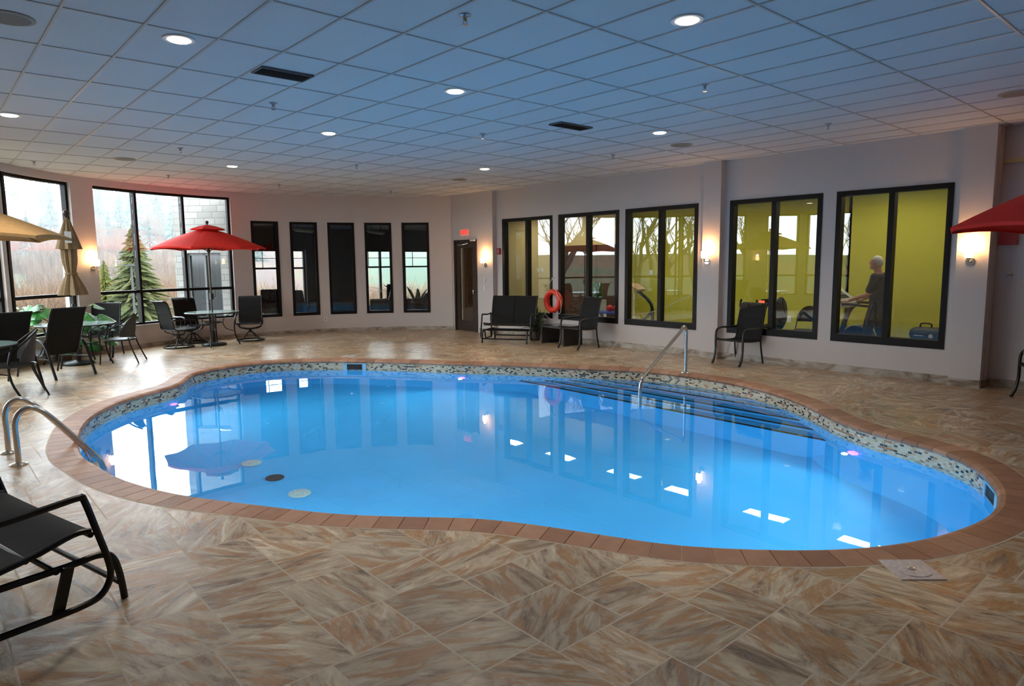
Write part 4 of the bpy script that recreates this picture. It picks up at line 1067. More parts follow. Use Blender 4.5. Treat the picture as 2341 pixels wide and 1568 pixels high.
mb = MB(); mb.hexa([(-.30, .56, .05), (.30, .56, .05), (.30, .95, .05), (-.30, .95, .05)], [(-.28, .60, .30), (.28, .60, .30), (.28, .90, .22), (-.28, .90, .22)]); mb.build('motor_hood', m_white, e)
mb = MB(); mb.hexa([(-.38, .30, 1.02), (.38, .30, 1.02), (.38, .72, 1.08), (-.38, .72, 1.08)], [(-.36, .32, 1.09), (.36, .32, 1.09), (.36, .66, 1.34), (-.36, .66, 1.34)]); con = mb.build('console', m_grey, e)
mb = MB(); mb.hexa([(-.2, .42, 1.165), (.2, .42, 1.165), (.2, .60, 1.29), (-.2, .60, 1.29)], [(-.2, .418, 1.172), (.2, .418, 1.172), (.2, .598, 1.297), (-.2, .598, 1.297)]); mb.build('display', m_gymblack, con)
MB().box(-.30, -.20, .44, .55, 1.19, 1.27).build('red_readout', m_redled, con)

# the walking man
def blob(name, mb, m, parent, vox=.012, sm=2):
    o = mb.build(name, m, parent, smooth=True)
    r = o.modifiers.new('r', 'REMESH'); r.mode = 'VOXEL'; r.voxel_size = vox; r.use_smooth_shade = True
    s_ = o.modifiers.new('s', 'SMOOTH'); s_.factor = .5; s_.iterations = sm
    return o
def taper(mb, pts, rs, n=12):
    P = crom(pts, 5); N = len(P)
    def rad(t):
        u = t*(len(rs)-1); i = min(int(u), len(rs)-2); return rs[i]+(rs[i+1]-rs[i])*(u-i)
    mb.tube(P, rad, n)
    mb.ball(P[0], rs[0]); mb.ball(P[-1], rs[-1])
man = empty('person', (TX, TY-.12, GF+.16), 0, label='grey-haired person in black T-shirt and trousers walking on the treadmill, holding its console', cat='person')
HT = 1.0
mb = MB()
mb.ball((0, -.0, .93), (.165, .12, .14)); mb.ball((0, .0, 1.08), (.15, .12, .16)); mb.ball((0, .01, 1.25), (.175, .125, .17)); mb.ball((0, 0, 1.35), (.19, .10, .09))
taper(mb, [(0, 0, 1.38), (0, .02, 1.46), (0, .045, 1.53)], [.07, .058, .062])
HC = Vector((0, .055, 1.60)); mb.ball(HC, (.075, .098, .108), 20, 14); mb.ball(HC+Vector((0, .03, -.055)), (.055, .065, .06))
mb.ball(HC+Vector((0, .098, -.005)), (.012, .018, .024)); mb.ball(HC+Vector((0, .092, .022)), (.05, .012, .012)); mb.ball(HC+Vector((0, .088, -.055)), (.026, .014, .010)); mb.ball(HC+Vector((0, .085, -.09)), (.02, .016, .016))
for s in (-1, 1):
    mb.ball(HC+Vector((s*.077, -.005, -.005)), (.010, .018, .030))
    el = (s*.245, .06, 1.10); wr = (s*.30, .33, .985)
    taper(mb, [(s*.185, 0, 1.375), (s*.225, .01, 1.25), el, (s*.27, .20, 1.04), wr], [.056, .050, .040, .036, .026])
    pm = Vector((s*.305, .385, .965)); mb.ball(pm, (.042, .048, .018))
    for k in range(4):
        x = pm.x+(k-1.5)*.020; L = [.062, .075, .070, .055][k]
        taper(mb, [(x, pm.y+.03, pm.z), (x, pm.y+.03+L*.6, pm.z+.004), (x, pm.y+.03+L, pm.z-.022)], [.0095, .009, .008], 8)
    taper(mb, [(pm.x-s*.03, pm.y-.015, pm.z), (pm.x-s*.062, pm.y+.015, pm.z-.005), (pm.x-s*.066, pm.y+.045, pm.z-.02)], [.012, .010, .009], 8)
legs = {-1: [(-.09, 0, .90), (-.095, .10, .50), (-.095, .08, .10)], 1: [(.09, 0, .90), (.095, -.02, .50), (.095, -.20, .14)]}
for s in (-1, 1): taper(mb, legs[s], [.085, .055, .036]); 
body = blob('body', mb, m_skin, man, .0095, 2)
mb = MB(); mb.ball((0, -.0, .96), (.178, .135, .14)); mb.ball((0, .0, 1.10), (.168, .138, .17)); mb.ball((0, .008, 1.25), (.188, .138, .17)); mb.ball((0, 0, 1.35), (.198, .112, .088))
for s in (-1, 1): taper(mb, [(s*.185, 0, 1.375), (s*.225, .01, 1.26), (s*.24, .045, 1.16)], [.068, .067, .066])
blob('t_shirt', mb, m_shirt, man, .012, 2)
mb = MB(); mb.ball((0, 0, .90), (.172, .13, .12))
for s in (-1, 1): taper(mb, legs[s], [.10, .082, .066])
blob('trousers', mb, m_trouser, man, .012, 2)
mb = MB(); mb.ball(HC+Vector((0, -.014, .018)), (.081, .096, .104), 20, 14); hair = mb
hair.v = [(x, y, z) if not (y > HC.y+.03 and z < HC.z+.05) and z > HC.z-.06 else (x*.9, min(y, HC.y+.01) if z < HC.z+.03 else y*.93, max(z, HC.z-.05)) for x, y, z in hair.v]
hair.build('hair', m_hair, man, smooth=True)
for s in (-1, 1):
    lx, ly, lz = legs[s][-1]; mb = MB(); mb.ball((lx, ly+.06, lz-.06), (.05, .14, .045)); mb.ball((lx, ly-.01, lz-.03), (.045, .06, .055)); mb.build('shoe', m_gymblack, man, smooth=True)
    mb = MB(); mb.ball(HC+Vector((s*.03, .088, .008)), (.011, .006, .007), 8, 6); mb.build('eye', m_dark, man)
# round drum behind the treadmill
e = empty('exercise_fan_wheel', (12.78, 5.02, GF), 0, label='chrome-ringed round drum on the gym floor behind the treadmill', cat='gym equipment')
mb = MB(); mb.tube([(-.12, 0, .40), (.12, 0, .40)], .24, 28); mb.build('drum', m_gymblack, e, smooth=True)
for x in (-.125, -.04, .05, .125):
    mb = MB(); mb.tube([(x, .245*cos(a), .40+.245*sin(a)) for a in [2*pi*i/28 for i in range(28)]], .010, 6, closed=True); mb.build('ring', m_chrome, e, smooth=True)
MB().box(-.15, .15, -.12, .12, 0, .17).build('stand', m_gymblack, e)
# bag
e = empty('gym_bag', (12.5, 3.83, GF), 0, label='black bag with a round badge on a stool at the right side of the gym', cat='bag')
mb = MB(); mb.box(-.16, .16, -.24, .24, .47, .70); bo = mb.build('bag_body', mat('dark_bag_cloth', (.02, .02, .019), .6), e, smooth=True); bv = bo.modifiers.new('b', 'BEVEL'); bv.width = .10; bv.segments = 5
mb = MB(); mb.tube([(-.05, -.08, .69), (-.05, -.07, .76), (-.05, .07, .76), (-.05, .08, .69)], .014, 6, smooth=4); mb.build('handle', m_gymblack, e)
mb = MB(); mb.tube([(-.163, -.11, .57), (-.170, -.11, .57)], .035, 18); mb.build('badge', m_chrome, e)
MB().box(-.165, -.161, .0, .14, .568, .576).build('zip', m_trim, e)
mb = MB(); mb.box(-.16, .16, -.22, .22, .43, .47)
for sx in (-1, 1):
    for sy in (-1, 1): mb.box(sx*.13-.015, sx*.13+.015, sy*.19-.015, sy*.19+.015, 0, .43)
mb.v = [tuple(v) for v in mb.v]; st = mb.build('stool', m_gymblack, None, loc=(12.5, 3.83, GF)); tag(st, 'low black stool under the black bag in the gym', 'stool')
# folding chair
e = empty('folding_chair', (12.4, 5.83, GF), radians(100), label='black folding chair with a rounded back behind the fourth gym window', cat='chair')
poly = [(.21*cos(a), .60+.30*max(0, sin(a))**.8) for a in [pi*i/16 for i in range(17)]]
mb = MB(); G = [[(x*1.0, -.20-.10*(z-.6)/.3, .66+(z-.60)*t) for t in (0, .33, .66, 1)] for x, z in poly]; mb.sheet(G, .02); mb.build('backrest', m_gymblack, e, smooth=True)
mb = MB(); mb.box(-.20, .20, -.19, .20, .50, .53); sx = mb.build('seat', m_gymblack, e); bv = sx.modifiers.new('b', 'BEVEL'); bv.width = .02; bv.segments = 3
for s in (-1, 1):
    mb = MB(); mb.tube([(s*.20, -.27, .80), (s*.21, -.17, .55), (s*.22, .22, .004)], .011, 8); mb.build('leg', m_gymblack, e); mb = MB(); mb.tube([(s*.19, .12, .50), (s*.19, -.22, .004)], .011, 8); mb.build('leg', m_gymblack, e)
# exercise bike
e = empty('exercise_bike', (11.8, 6.15, GF), 0, label='black exercise bike with red lit display behind the fourth gym window', cat='exercise bike')
mb = MB(); mb.ball((0, -.14, .86), (.19, .10, .30), 20, 14); mb.build('backrest', m_gymblack, e, smooth=True)
mb = MB(); mb.ball((0, .02, .60), (.20, .17, .07)); mb.build('seat', m_gymblack, e, smooth=True)
mb = MB(); mb.box(-.05, .05, -.35, .60, .10, .20); mb.box(-.25, .25, -.38, -.30, 0, .1); mb.box(-.25, .25, .5, .58, 0, .1); mb.cbox((0, .0, .38), (.06, .08, .44)); mb.build('frame', m_gymblack, e)
mb = MB(); mb.tube([(-.04, .40, .42), (.04, .40, .42)], .20, 24); mb.build('flywheel', m_grey, e, smooth=True)
mb = MB(); mb.tube([(0, .38, .55), (0, .26, .90), (0, .20, 1.0)], .03, 8); mb.build('mast', m_gymblack, e)
mb = MB(); mb.cbox((0, .16, 1.05), (.22, .05, .12)); mb.build('display_housing', m_gymblack, e); MB().cbox((-.115, .16, 1.05), (.006, .10, .07)).build('display', m_redled, e)
for y in (.55, .24): 
    mb = MB(); mb.tube([(-.02, .3, .85), (-.15, y, .92), (-.16, y, 1.10)], .018, 8, smooth=3); mb.build('handle', m_gymblack, e, smooth=True)
# elliptical machine
e = empty('elliptical_trainer', (11.6, 8.95, GF), 0, label='black curved-frame fitness machine with slanted pale console behind the third gym window', cat='gym equipment')
mb = MB(); mb.tube([(0, .20, 1.22), (0, .02, 1.12), (0, -.14, 1.00), (0, -.235, .85), (0, -.25, .5), (0, -.25, .02)], .034, 10, smooth=5); mb.build('frame', m_gymblack, e, smooth=True)
mb = MB(); mb.tube([(0, -.24, .80), (0, -.12, .66), (0, .03, .55), (0, .08, .30), (0, .10, .02)], .03, 10, smooth=4); mb.build('front_leg', m_gymblack, e, smooth=True)
mb = MB(); mb.cbox((0, .17, 1.27), (.30, .26, .05), Matrix.Rotation(radians(28), 3, 'X')); mb.build('console', m_tan, e)
mb = MB(); mb.tube([(0, .26, .02), (0, .24, 1.15)], .02, 8); mb.build('post', m_trim, e)
MB().box(-.25, .25, -.35, .35, 0, .04).build('base', m_gymblack, e)
# weight bench with two red balls
e = empty('weight_bench', (11.75, 9.95, GF), 0, label='blue and black padded bench behind the second gym window', cat='bench')
mb = MB(); mb.box(-.14, .14, -.40, .35, .66, .71); b_ = mb.build('pad', m_blue, e); bv = b_.modifiers.new('b', 'BEVEL'); bv.width = .02; bv.segments = 3
for y in (-.3, .28):
    MB().box(-.03, .03, y-.03, y+.03, 0, .66).build('leg', m_gymblack, e); MB().box(-.2, .2, y-.03, y+.03, 0, .04).build('foot', m_gymblack, e)
m_redball = mat('glossy_red_ball', (.55, .03, .04), .2)
for y, w in ((9.78, 'right'), (9.98, 'left')):
    o = MB().ball((0, 0, 0), .075, 20, 14).build('exercise_ball', m_redball, None, smooth=True, loc=(11.72, y, GF+.785)); tag(o, w+' one of two shiny red balls on the blue bench in the gym', 'ball')
# cord on the gym wall side
mb = MB(); mb.tube([(11.3, 10.1, .55), (11.3, 9.5, .50), (11.3, 9.1, .58), (11.3, 8.4, .72), (11.3, 7.9, .92), (11.3, 7.40, 1.13)], .006, 6, smooth=6); o = mb.build('cord', m_trim); tag(o, 'thin white cord strung slantwise behind the second and third gym windows', 'cord')
# water cooler
e = empty('water_cooler', (12.3, 10.85, GF), 0, label='water cooler with green-tinted bottle behind the second gym window', cat='water cooler')
m_bottle = glass_mat('green_bottle_plastic', 2.0, (.35, .75, .62)); MB().box(-.15, .15, -.15, .15, 0, .92).build('body', m_grey, e); mb = MB(); mb.lathe([(.05, .92), (.13, 1.0), (.135, 1.28), (.10, 1.35), (.02, 1.36)], n=24); mb.build('bottle', m_bottle, e, smooth=True)
# wall plates in the gym
for p, s_, l_, an in (((GX+.45, 10.3, 1.45), (.10, .12), 'small white plate on the lime wall behind the third gym window', 180), ((GX+.45, 8.9, .45), (.08, .13), 'white outlet low on the lime wall behind the third gym window', 180), ((GX+.45, 6.75, .50), (.08, .13), 'white outlet low on the lime wall behind the fourth gym window', 180), ((GX-.1, 13.75, 1.50), (.08, .12), 'left switch plate on the beige wall behind the first gym window', 180), ((GX-.1, 13.57, 1.50), (.08, .12), 'right switch plate on the beige wall behind the first gym window', 180)):
    plate('wall_plate', p, s_, m_white, l_, 'switch plate', an, ('rocker', m_white), .01)

# ================================================================== LOUNGE BEHIND THE NARROW WINDOWS
m_loung = mat('shaded_brown_lounge_wall', (.018, .010, .007), .8, var=.2, scale=4); m_lfloor = mat('shaded_lounge_carpet', (.02, .017, .015), .9)  # gloom of the unlit lounge is put into these dark colours
m_navy = mat('dark_navy_leather', (.012, .014, .022), .6, var=.2, scale=15)
LF = -.05
lp = [(6.02, 16.6), (6.62, 18.4), (7.8, 22.0), (15.92, 22.0), (10.80, 14.93), (10.72, 14.6)]
fp = [arc(a, AR+.31) for a in range(41, 89, 3)]
struct(MB().prism(lp+fp, LF-.05, LF).build('floor_lounge', m_lfloor))
struct(MB().prism(lp+fp, 2.95, 3.0).build('ceiling_lounge', m_loung))
straight_wall('wall_lounge_left', (6.05, 16.55), (6.68, 18.4), -.12, [], m=m_loung, z1=3.0)
straight_wall('wall_lounge_left_far', (6.68, 18.4), (7.85, 22.0), -.12, [], m=m_loung, z1=3.0)
straight_wall('wall_lounge_side', (15.95, 22.0), (10.79, 14.9), -.03, [], m=m_loung, z1=3.0, z0=-.1)
WA, WB = (8.02, 10.10), (12.22, 15.25)
# far wall: runs left to right; body beyond it
straight_wall('wall_lounge_far', (7.6, 22.0), (16.4, 22.0), -.25, [(WA[0]-7.6, WA[1]-7.6, -.0, 2.22), (WB[0]-7.6, WB[1]-7.6, -.0, 2.22)], m=m_loung, z1=3.0)
for i, (x0, x1, mu, thin) in enumerate(((WA[0], WA[1], [], [8.66, 9.60]), (WB[0], WB[1], [13.03], [12.55, 14.45]))):
    e = empty('window_%d' % (16+i), kind='structure'); y = 22.1
    mb = MB(); mb.box(x0+.06, x1-.06, y, y+.08, 0, .06); mb.box(x0+.06, x1-.06, y, y+.08, 2.16, 2.22); mb.box(x0, x0+.06, y, y+.08, 0, 2.22); mb.box(x1-.06, x1, y, y+.08, 0, 2.22); mb.build('frame', m_black, e)
    MB().box(x0, x1, y, y+.07, 1.57, 1.63).build('transom', m_black, e)
    for x in mu: MB().box(x-.04, x+.04, y, y+.08, 0, 2.2).build('mullion', m_black, e)
    mb = MB(); mb.box(x0, x1, y+.02, y+.04, 1.92, 1.94)
    for x in thin: mb.box(x-.01, x+.01, y+.02, y+.04, 1.6, 2.2)
    mb.build('muntin', m_black, e)
    MB().box(x0+.04, x1-.04, y+.05, y+.056, .04, 2.18).build('pane', m_pane, e)
m_fix = mat('unlit_tube_fixture', (.42, .42, .28), .5)
for (xa, ya, xb, yb, l_) in ((7.75, 17.5, 8.55, 18.1, 'unlit ceiling tube light seen through the second narrow window'), (9.85, 17.3, 10.85, 18.2, 'unlit ceiling tube light seen through the fourth narrow window')):
    a = Vector((xa, ya, 0)); b = Vector((xb, yb, 0)); e = empty('tube_light', (a+b)/2+Vector((0, 0, 2.62)), atan2(yb-ya, xb-xa), label=l_, cat='ceiling light'); L = (b-a).length/2
    MB().box(-L, L, -.07, .07, 0, .05).build('housing', m_fix, e); MB().tube([(-L+.03, 0, -.01), (L-.03, 0, -.01)], .02, 8).build('tube', m_trim, e)
    mb = MB(); mb.box(-L*.7, -L*.7+.02, -.01, .01, .05, .33); mb.box(L*.7-.02, L*.7, -.01, .01, .05, .33); mb.build('hanger', m_black, e)
def lounge_chair(x, y, rz, lbl, w=.62, zt=1.02):
    e = empty('lounge_armchair', (x, y, LF), rz, label=lbl, cat='armchair')
    def rb(nm, a, b, c, d, z0, z1):
        o = MB().box(a, b, c, d, z0, z1).build(nm, m_navy, e, smooth=True); bv = o.modifiers.new('b', 'BEVEL'); bv.width = .045; bv.segments = 3
    rb('seat', -w/2, w/2, -.28, .32, .22, .46); 
    mb = MB(); mb.hexa([(-w/2, -.38, .30), (w/2, -.38, .30), (w/2, -.20, .30), (-w/2, -.20, .30)], [(-w/2, -.55, zt), (w/2, -.55, zt), (w/2, -.42, zt), (-w/2, -.42, zt)]); o = mb.build('backrest', m_navy, e, smooth=True); bv = o.modifiers.new('b', 'BEVEL'); bv.width = .04; bv.segments = 3
    rb('armrest', -w/2-.12, -w/2, -.34, .30, .15, .62); rb('armrest', w/2, w/2+.12, -.34, .30, .15, .62)
    for sx in (-1, 1): MB().box(sx*w/2-.02, sx*w/2+.02, -.3, .28, 0, .16).build('leg', m_black, e)
lounge_chair(7.85, 19.3, radians(150), 'dark armchair silhouette seen through the first narrow window', .9, 1.05)
lounge_chair(8.45, 18.9, radians(-55), 'dark armchair silhouette seen through the second narrow window', .7, 1.05)
lounge_chair(11.35, 19.4, radians(60), 'dark navy armchair seen through the fourth narrow window, left one', .62, 1.08)
lounge_chair(12.1, 19.7, radians(140), 'dark navy armchair seen through the fourth narrow window, right one', .62, 1.08)
lounge_chair(12.75, 19.2, radians(30), 'dark low armchair seen through the fifth narrow window', .8, .80)
m_yg = leafmat('yellow_green_leaf', (.10, .17, .03), (.30, .36, .08))
spiky('spider_plant', 6.55, 16.90, .22, 'yellow-green spiky plant at the foot of the first narrow window', h=.38, n=80, spread=.9, m=m_yg, w=.009, seed=8, pot=False, wide=.28)
MB().box(6.28, 6.95, 16.82, 17.0, LF, .22).build('planter', m_loung); tag(bpy.data.objects['planter'], 'dark planter box behind the first narrow window', 'planter')
spiky('palm_plant', 8.85, 18.5, LF, 'green palm fronds seen at the right of the second narrow window', h=.95, n=16, spread=.55, m=m_leaf, w=.05, seed=3)
spiky('palm_plant', 13.15, 19.9, LF, 'bright green tropical plant seen through the fifth narrow window', h=1.6, n=26, spread=.6, m=m_leaf, w=.08, seed=6)
spiky('hanging_plant', 12.45, 20.4, .7, 'dark drooping plant seen through the fifth narrow window', h=.75, n=26, spread=1.1, m=m_leafd, w=.02, seed=9, pot=False)

# ================================================================== OUTSIDE
def stone_mat():
    t = NT('pale_stone_masonry'); tc = t.new('TexCoord'); mp = t.new('Mapping'); mp.inputs['Rotation'].default_value = (radians(90), 0, 0)
    uv = t.new('UVMap', uv_map='UVMap'); br = t.new('TexBrick', offset=.37, squash=.7, squash_frequency=3); br.inputs['Scale'].default_value = 1; br.inputs['Brick Width'].default_value = .38; br.inputs['Row Height'].default_value = .15; br.inputs['Mortar Size'].default_value = .01
    br.inputs['Color1'].default_value = (.25, .24, .22, 1); br.inputs['Color2'].default_value = (.19, .18, .16, 1); br.inputs['Mortar'].default_value = (.14, .13, .12, 1)
    t.link(uv.outputs[0], br.inputs['Vector']); t.link(br.outputs[0], t.p.inputs['Base Color']); t.p.inputs['Roughness'].default_value = .9; return t.m
m_stone = stone_mat()
a_, b_ = Vector((6.05, 16.62, 0)), Vector((4.88, 18.0, 0)); L_ = (b_-a_).length; dn = (b_-a_).normalized(); nn_ = Vector((-dn.y, dn.x, 0))
def uvquads(name, quads, m, kind=None):
    me = bpy.data.meshes.new(name); vs = []; fs = []; uvs = []
    for q, uv in quads:
        o = len(vs); vs += q; fs.append(tuple(range(o, o+4))); uvs += uv
    me.from_pydata([tuple(v) for v in vs], [], fs); ul = me.uv_layers.new(name='UVMap')
    for i, u in enumerate(uvs): ul.data[i].uv = u
    me.materials.append(m); o = bpy.data.objects.new(name, me); COL.objects.link(o); return o
Q = []
def wallq(p, q, z0, z1, s0=0):
    L = (q-p).length; Q.append(([p+Vector((0, 0, z0)), q+Vector((0, 0, z0)), q+Vector((0, 0, z1)), p+Vector((0, 0, z1))], [(s0, z0), (s0+L, z0), (s0+L, z1), (s0, z1)]))
s0, s1, zt_ = .60, 1.50, 2.02
wallq(a_, a_+dn*s0, -2, 5.2); wallq(a_+dn*s0, a_+dn*s1, zt_, 5.2, s0); wallq(a_+dn*s0, a_+dn*s1, -2, .1, s0); wallq(a_+dn*s1, b_, -2, 5.2, s1)
c_ = Vector((7.3, 23.2, 0)); wallq(b_, c_, -2, 5.2, L_)
d_ = Vector((17, 23.2, 0))
inn = Vector((.2*nn_.x*-1, .2*nn_.y*-1, 0)); inn = Vector((dn.y, -dn.x, 0))*.2
for u in (s0, s1): wallq(a_+dn*u, a_+dn*u+inn, .1, zt_)
wallq(a_+dn*s0+Vector((0, 0, 0)), a_+dn*s0+inn, zt_, zt_+.001)
so = uvquads('wall_stone_wing', Q, m_stone); struct(so)
e = empty('window_18', kind='structure'); m_wf = mat('white_outer_window_frame', (.09, .095, .10), .5); m_dk = mat('dark_reflecting_pane', (.035, .04, .042), .08)
def fq(nm, u0, u1, z0, z1, t0, t1, m):
    A = [a_+dn*u0+inn*t0, a_+dn*u1+inn*t0, a_+dn*u1+inn*t1, a_+dn*u0+inn*t1]; MB().hexa([v+Vector((0, 0, z0)) for v in A], [v+Vector((0, 0, z1)) for v in A]).build(nm, m, e)
for u in (s0, (s0+s1)/2-.02, s1-.05): fq('frame', u, u+.05, .1, zt_, .3, .7, m_wf)
fq('frame', s0, s1, zt_-.06, zt_, .3, .7, m_wf); fq('frame', s0, s1, .1, .16, .3, .7, m_wf); fq('pane', s0, s1, .1, zt_, .5, .6, m_dk)

# hills and ground around the building
def hill_mat():
    t = NT('misty_autumn_hillside'); tc = t.new('TexCoord'); n1 = t.new('TexNoise', i_Scale=.045, i_Detail=8.0, i_Roughness=.65); t.link(tc.outputs['Object'], n1.inputs['Vector'])
    t.link(t.ramp(n1.outputs[0], [(.34, (.05, .07, .05)), (.45, (.065, .08, .055)), (.52, (.10, .068, .048)), (.60, (.085, .058, .056)), (.72, (.10, .085, .052))]), t.p.inputs['Base Color']); t.p.inputs['Roughness'].default_value = 1; t.p.inputs['Specular IOR Level'].default_value = 0; return t.m
m_hill = hill_mat()
def ridge(az):   # az in degrees clockwise from +Y, seen from the room
    if az < 0: return max(3.0, 14.5+az*.8)
    if az < 22: return 14.5
    if az < 36: return 14.5+(7.0-14.5)*(az-22)/14
    return 7.0
def hh(r, az):
    if r < 26: base = -1.6
    elif r < 60: base = -1.6-1.0*(r-26)/34
    else:
        t = min(1, (r-60)/105); t = t*t*(3-2*t); base = -2.6+(ridge(az)+2.6)*t
    a = radians(az); return base+(noise.noise(Vector((r*.03*sin(a), r*.03*cos(a), .3)))*2.2 if r > 45 else 0)*min(1, (r-45)/40 if r > 45 else 0)
C0 = (0, 0); mb = MB(); rs = [19.5, 26, 34, 45, 60, 75, 90, 105, 120, 135, 150, 165, 190]; AZ = list(range(-118, 64, 3)); vs = []; fs = []
for r in rs:
    for az in AZ:
        q = r if r > 19.6 else r; x, y = q*sin(radians(az)), q*cos(radians(az))
        if r == 19.5: x, y = x*.2, y*.2
        vs.append((x, y, hh(r, az)))
n_ = len(AZ)
for i in range(len(rs)-1):
    for j in range(n_-1): fs.append((i*n_+j, i*n_+j+1, (i+1)*n_+j+1, (i+1)*n_+j))
mb.add(vs, fs); ho = mb.build('hillside', m_hill, None, smooth=True); tag(ho, kind='structure')

def foliage_mat(name, a, b):
    t = NT(name); tc = t.new('TexCoord'); nz = t.new('TexNoise', i_Scale=1.5, i_Detail=5.0); t.link(tc.outputs['Object'], nz.inputs['Vector']); t.link(t.ramp(nz.outputs[0], [(.3, a), (.7, b)]), t.p.inputs['Base Color']); t.p.inputs['Roughness'].default_value = 1; t.p.inputs['Specular IOR Level'].default_value = 0; return t.m
m_con = foliage_mat('misty_green_needles', (.035, .058, .048), (.065, .09, .072)); m_conn = foliage_mat('olive_green_needles', (.028, .040, .020), (.080, .078, .032)); m_cony = foliage_mat('yellow_green_needles', (.06, .07, .018), (.12, .115, .03))
m_bark = mat('grey_brown_bark', (.030, .025, .021), .9); m_twig = foliage_mat('rusty_bare_twigs', (.10, .062, .042), (.15, .10, .066)); m_pale = mat('pale_birch_bark', (.045, .045, .045), .9)
def conifer(name, h, r, m, seed, lbl, grp=None, tiers=13, seg=18):
    rnd = random.Random(seed); e = empty(name, label=lbl, cat='tree', group=grp)
    mb = MB(); mb.tube([(0, 0, 0), (0, 0, h*.96)], lambda t: r*.07*(1-t)+.01, 7); mb.build('trunk', m_bark, e)
    mb = MB()
    for k in range(tiers):
        t = k/(tiers-1); z = h*(.10+.86*t); rr = r*(1-t)**.85+.05*r; nb = max(6, int(seg*(1-t*.5))); dz = h/tiers*1.1
        for b in range(nb):
            a = 2*pi*(b+rnd.random()*.9)/nb; R_ = rr*rnd.uniform(.45, 1.2); c, s = cos(a), sin(a); w = R_*(.17 if tiers < 14 else .10)
            tip = Vector((R_*c, R_*s, z-dz*.35-R_*rnd.uniform(-.05, .25))); mid = Vector((R_*.5*c, R_*.5*s, z+dz*.1)); L = Vector((-s, c, 0))*w
            v = [Vector((0, 0, z+dz*.45)), mid+L+Vector((0, 0, -dz*.35)), tip+L*.25, tip-L*.25, mid-L+Vector((0, 0, -dz*.35)), Vector((0, 0, z-dz*.15)), mid+Vector((0, 0, dz*.2))]
            mb.add(v, [(0, 6, 1), (6, 2, 1), (6, 3, 2), (6, 4, 3), (0, 4, 6), (5, 1, 2), (5, 2, 3), (5, 3, 4)])
    mb.build('foliage', m, e); return e
GC1 = 'conifers on the misty hillside'; L1 = 'distant misty conifer on the hillside beyond the big left windows'
c0 = conifer('conifer_tree', 6.5, 1.9, m_con, 3, L1, GC1, 8, 9); c1 = conifer('conifer_tree', 8.0, 1.7, m_con, 5, L1, GC1, 9, 9)
rnd = random.Random(11); first = [c0, c1]; used = []
def spot(az0, az1, r0, r1, dmin):
    for _ in range(60):
        az = rnd.uniform(az0, az1); r = rnd.uniform(r0, r1); x, y = r*sin(radians(az)), r*cos(radians(az))
        if all((x-u)**2+(y-v)**2 > dmin*dmin for u, v in used): used.append((x, y)); return x, y, hh(r, az)-.3
    return None
for k in range(150):
    q = spot(1.5, 21.5, *((92, 135) if k % 3 == 0 else (130, 170)), 3.2)
    if not q: continue
    x, y, z = q; s_ = rnd.uniform(.45, .95)
    if first: o = first.pop(); o.location = (x, y, z); o.scale = (s_,)*3; o.rotation_euler = (0, 0, rnd.uniform(0, 6))
    else: dup(c0 if k % 2 else c1, (x, y, z), rnd.uniform(0, 6), scale=(s_,)*3)
L2 = 'distant conifer on the low hill seen across the lounge windows'; 
for k in range(26):
    q = spot(21.5, 36, 120, 165, 4)
    if q: dup(c0, q, rnd.uniform(0, 6), L2, 'conifers on the low hill beyond the lounge', (rnd.uniform(.4, .8),)*3)
def at(px_slope, y): return px_slope*y, y
x, y = at(.222, 33); t1 = conifer('spruce_tree', 7.0, 2.1, m_conn, 21, 'large olive-green conifer near the building, behind the middle of the big window', None, 36, 30); t1.location = (x, y, -3.3)
x, y = at(.186, 34); t2 = conifer('larch_tree', 5.4, 1.5, m_cony, 22, 'yellow-green conifer left of the large olive-green one', None, 30, 26); t2.location = (x, y, -3.3)
x, y = at(.158, 38); t3 = conifer('spruce_tree', 5.0, 1.3, m_conn, 23, 'small green conifer behind the closed tan umbrella', None, 15, 18); t3.location = (x, y, -3.3)
# bare shrubs
def twiggy(name, m, seed, h, n, spread, lbl, grp, th=.02, cat='shrub'):
    rnd = random.Random(seed); mb = MB()
    for k in range(n):
        a = rnd.uniform(0, 2*pi); b = rnd.uniform(.1, spread); p = Vector((rnd.uniform(-.6, .6)*h*.4, rnd.uniform(-.6, .6)*h*.4, 0)); d = Vector((cos(a)*b, sin(a)*b, 1)).normalized(); L = h*rnd.uniform(.5, 1)
        q = p+d*L*.55+Vector((rnd.uniform(-.1, .1), rnd.uniform(-.1, .1), 0)); e_ = q+(d+Vector((rnd.uniform(-.5, .5), rnd.uniform(-.5, .5), 0))).normalized()*L*.45
        mb.tube([p, q, e_], lambda t: th*(1-t)+.004, 4); 
        for j in range(2):
            f_ = p.lerp(q, rnd.uniform(.5, 1)); mb.tube([f_, f_+(d+Vector((rnd.uniform(-.9, .9), rnd.uniform(-.9, .9), 0))).normalized()*L*.4], lambda t: th*.6*(1-t)+.003, 3)
    return tag(mb.build(name, m), lbl, cat, grp)
GB_ = 'bare rusty shrubs on the slope'; LB = 'bare rusty-brown shrub on the slope outside the big left windows'
s0_ = twiggy('bare_shrub', m_twig, 1, 3.6, 90, .5, LB, GB_, .035); s0_.location = (3.0, 46, -2.9)
for k in range(140):
    q = spot(2, 15.5, *((40, 78) if k % 2 else (75, 125)), 1.9)
    if not q: continue
    c = s0_.copy(); COL.objects.link(c); c.location = q; c.rotation_euler = (0, 0, rnd.uniform(0, 6)); c.scale = (rnd.uniform(.7, 1.2),)*3
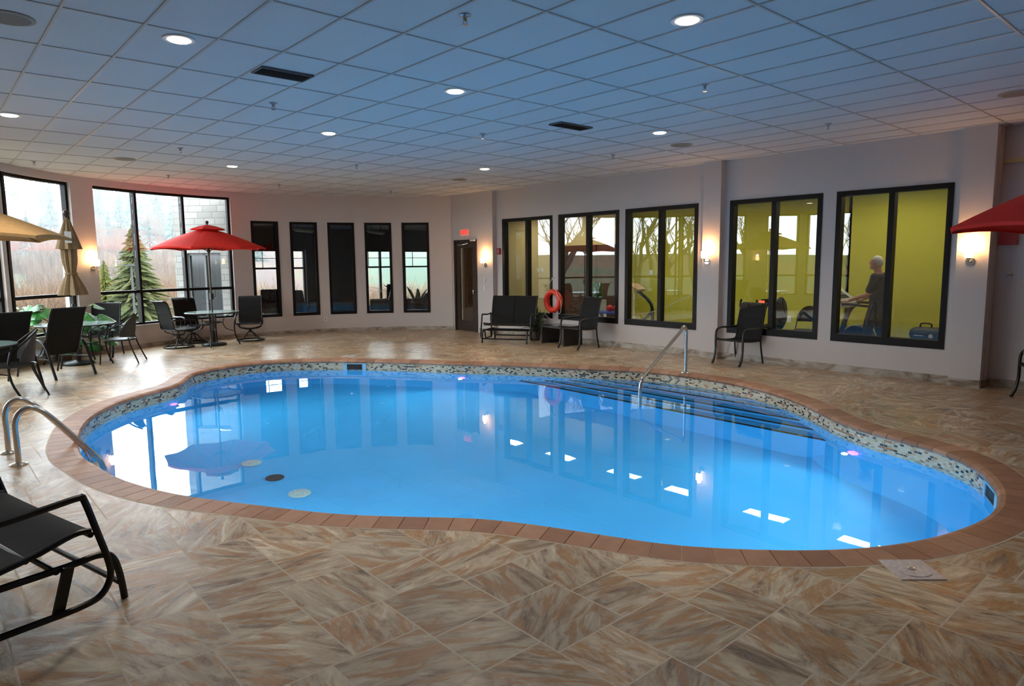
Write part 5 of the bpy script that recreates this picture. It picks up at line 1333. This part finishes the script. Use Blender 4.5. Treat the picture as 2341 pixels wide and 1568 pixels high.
for k in range(45):
    q = spot(19, 36, 34, 62, 1.9)
    if not q: continue
    c = s0_.copy(); COL.objects.link(c); c.location = q; c.rotation_euler = (0, 0, rnd.uniform(0, 6)); c.scale = (rnd.uniform(.6, 1.0),)*3
    c['label'] = 'bare rusty-brown shrub seen through the narrow lounge windows'; c['group'] = 'bare shrubs beyond the lounge windows'
# lamp post outside
x, y = at(.2175, 30); e = empty('street_lamp', (x, y, -2.0), label='thin grey street lamp in front of the large conifer', cat='street lamp'); MB().tube([(0, 0, 0), (0, 0, 3.75)], .04, 8).build('pole', m_pale, e); MB().box(-.35, .2, -.06, .06, 3.72, 3.78).build('lamp_head', m_pale, e)
# bare broad trees west of the building, mirrored in the gym glass
def bare_tree(x, y, z, h, seed, lbl):
    rnd = random.Random(seed); mb = MB()
    def grow(p, d, L, r, dep):
        n = 4; P = [p]; dd = d.copy()
        for i in range(n): dd = (dd+Vector((rnd.uniform(-.22, .22), rnd.uniform(-.22, .22), rnd.uniform(-.05, .12)))).normalized(); P.append(P[-1]+dd*L/n)
        mb.tube(P, lambda t: r*(1-.45*t), 5 if dep < 2 else 3)
        if dep >= 5: return
        for k in range(3 if dep < 2 else 3):
            f_ = P[rnd.randint(2, n)]; nd = (dd+Vector((rnd.uniform(-1, 1), rnd.uniform(-1, 1), rnd.uniform(-.25, .6)))*.75).normalized(); grow(f_, nd, L*rnd.uniform(.6, .8), r*.55, dep+1)
    grow(Vector((0, 0, 0)), Vector((0, 0, 1)), h*.34, h*.022, 0)
    o = mb.build('bare_tree', m_bark, None, loc=(x, y, z)); tag(o, lbl, 'tree', 'bare trees outside the opposite windows, mirrored in the gym glass'); return o
lt_ = 'bare branching tree seen only as a reflection in the gym windows'
for i, (x, y, h) in enumerate([(-4.5, 20, 9), (-9, 23, 10), (-1.5, 23, 9), (-14, 20, 10), (-6, 28, 11), (-12, 14, 9), (-18, 26, 11), (-3.5, 33, 11)]): bare_tree(x, y, -1.7, h, 40+i, lt_)



# morning mist lying between the building and the hill
fm = bpy.data.materials.new('valley_mist'); fm.use_nodes = True; fn = fm.node_tree.nodes; fn.remove(fn['Principled BSDF'])
vs_ = fn.new('ShaderNodeVolumeScatter'); vs_.inputs['Color'].default_value = (.93, .96, 1, 1); vs_.inputs['Density'].default_value = .0034; vs_.inputs['Anisotropy'].default_value = .0
fm.node_tree.links.new(vs_.outputs[0], fn['Material Output'].inputs['Volume'])
fog = MB().box(-30, 135, 60, 200, -12, 26).build('valley_mist', fm); tag(fog, 'pale morning mist hanging over the distant hillside', 'mist', kind='stuff')
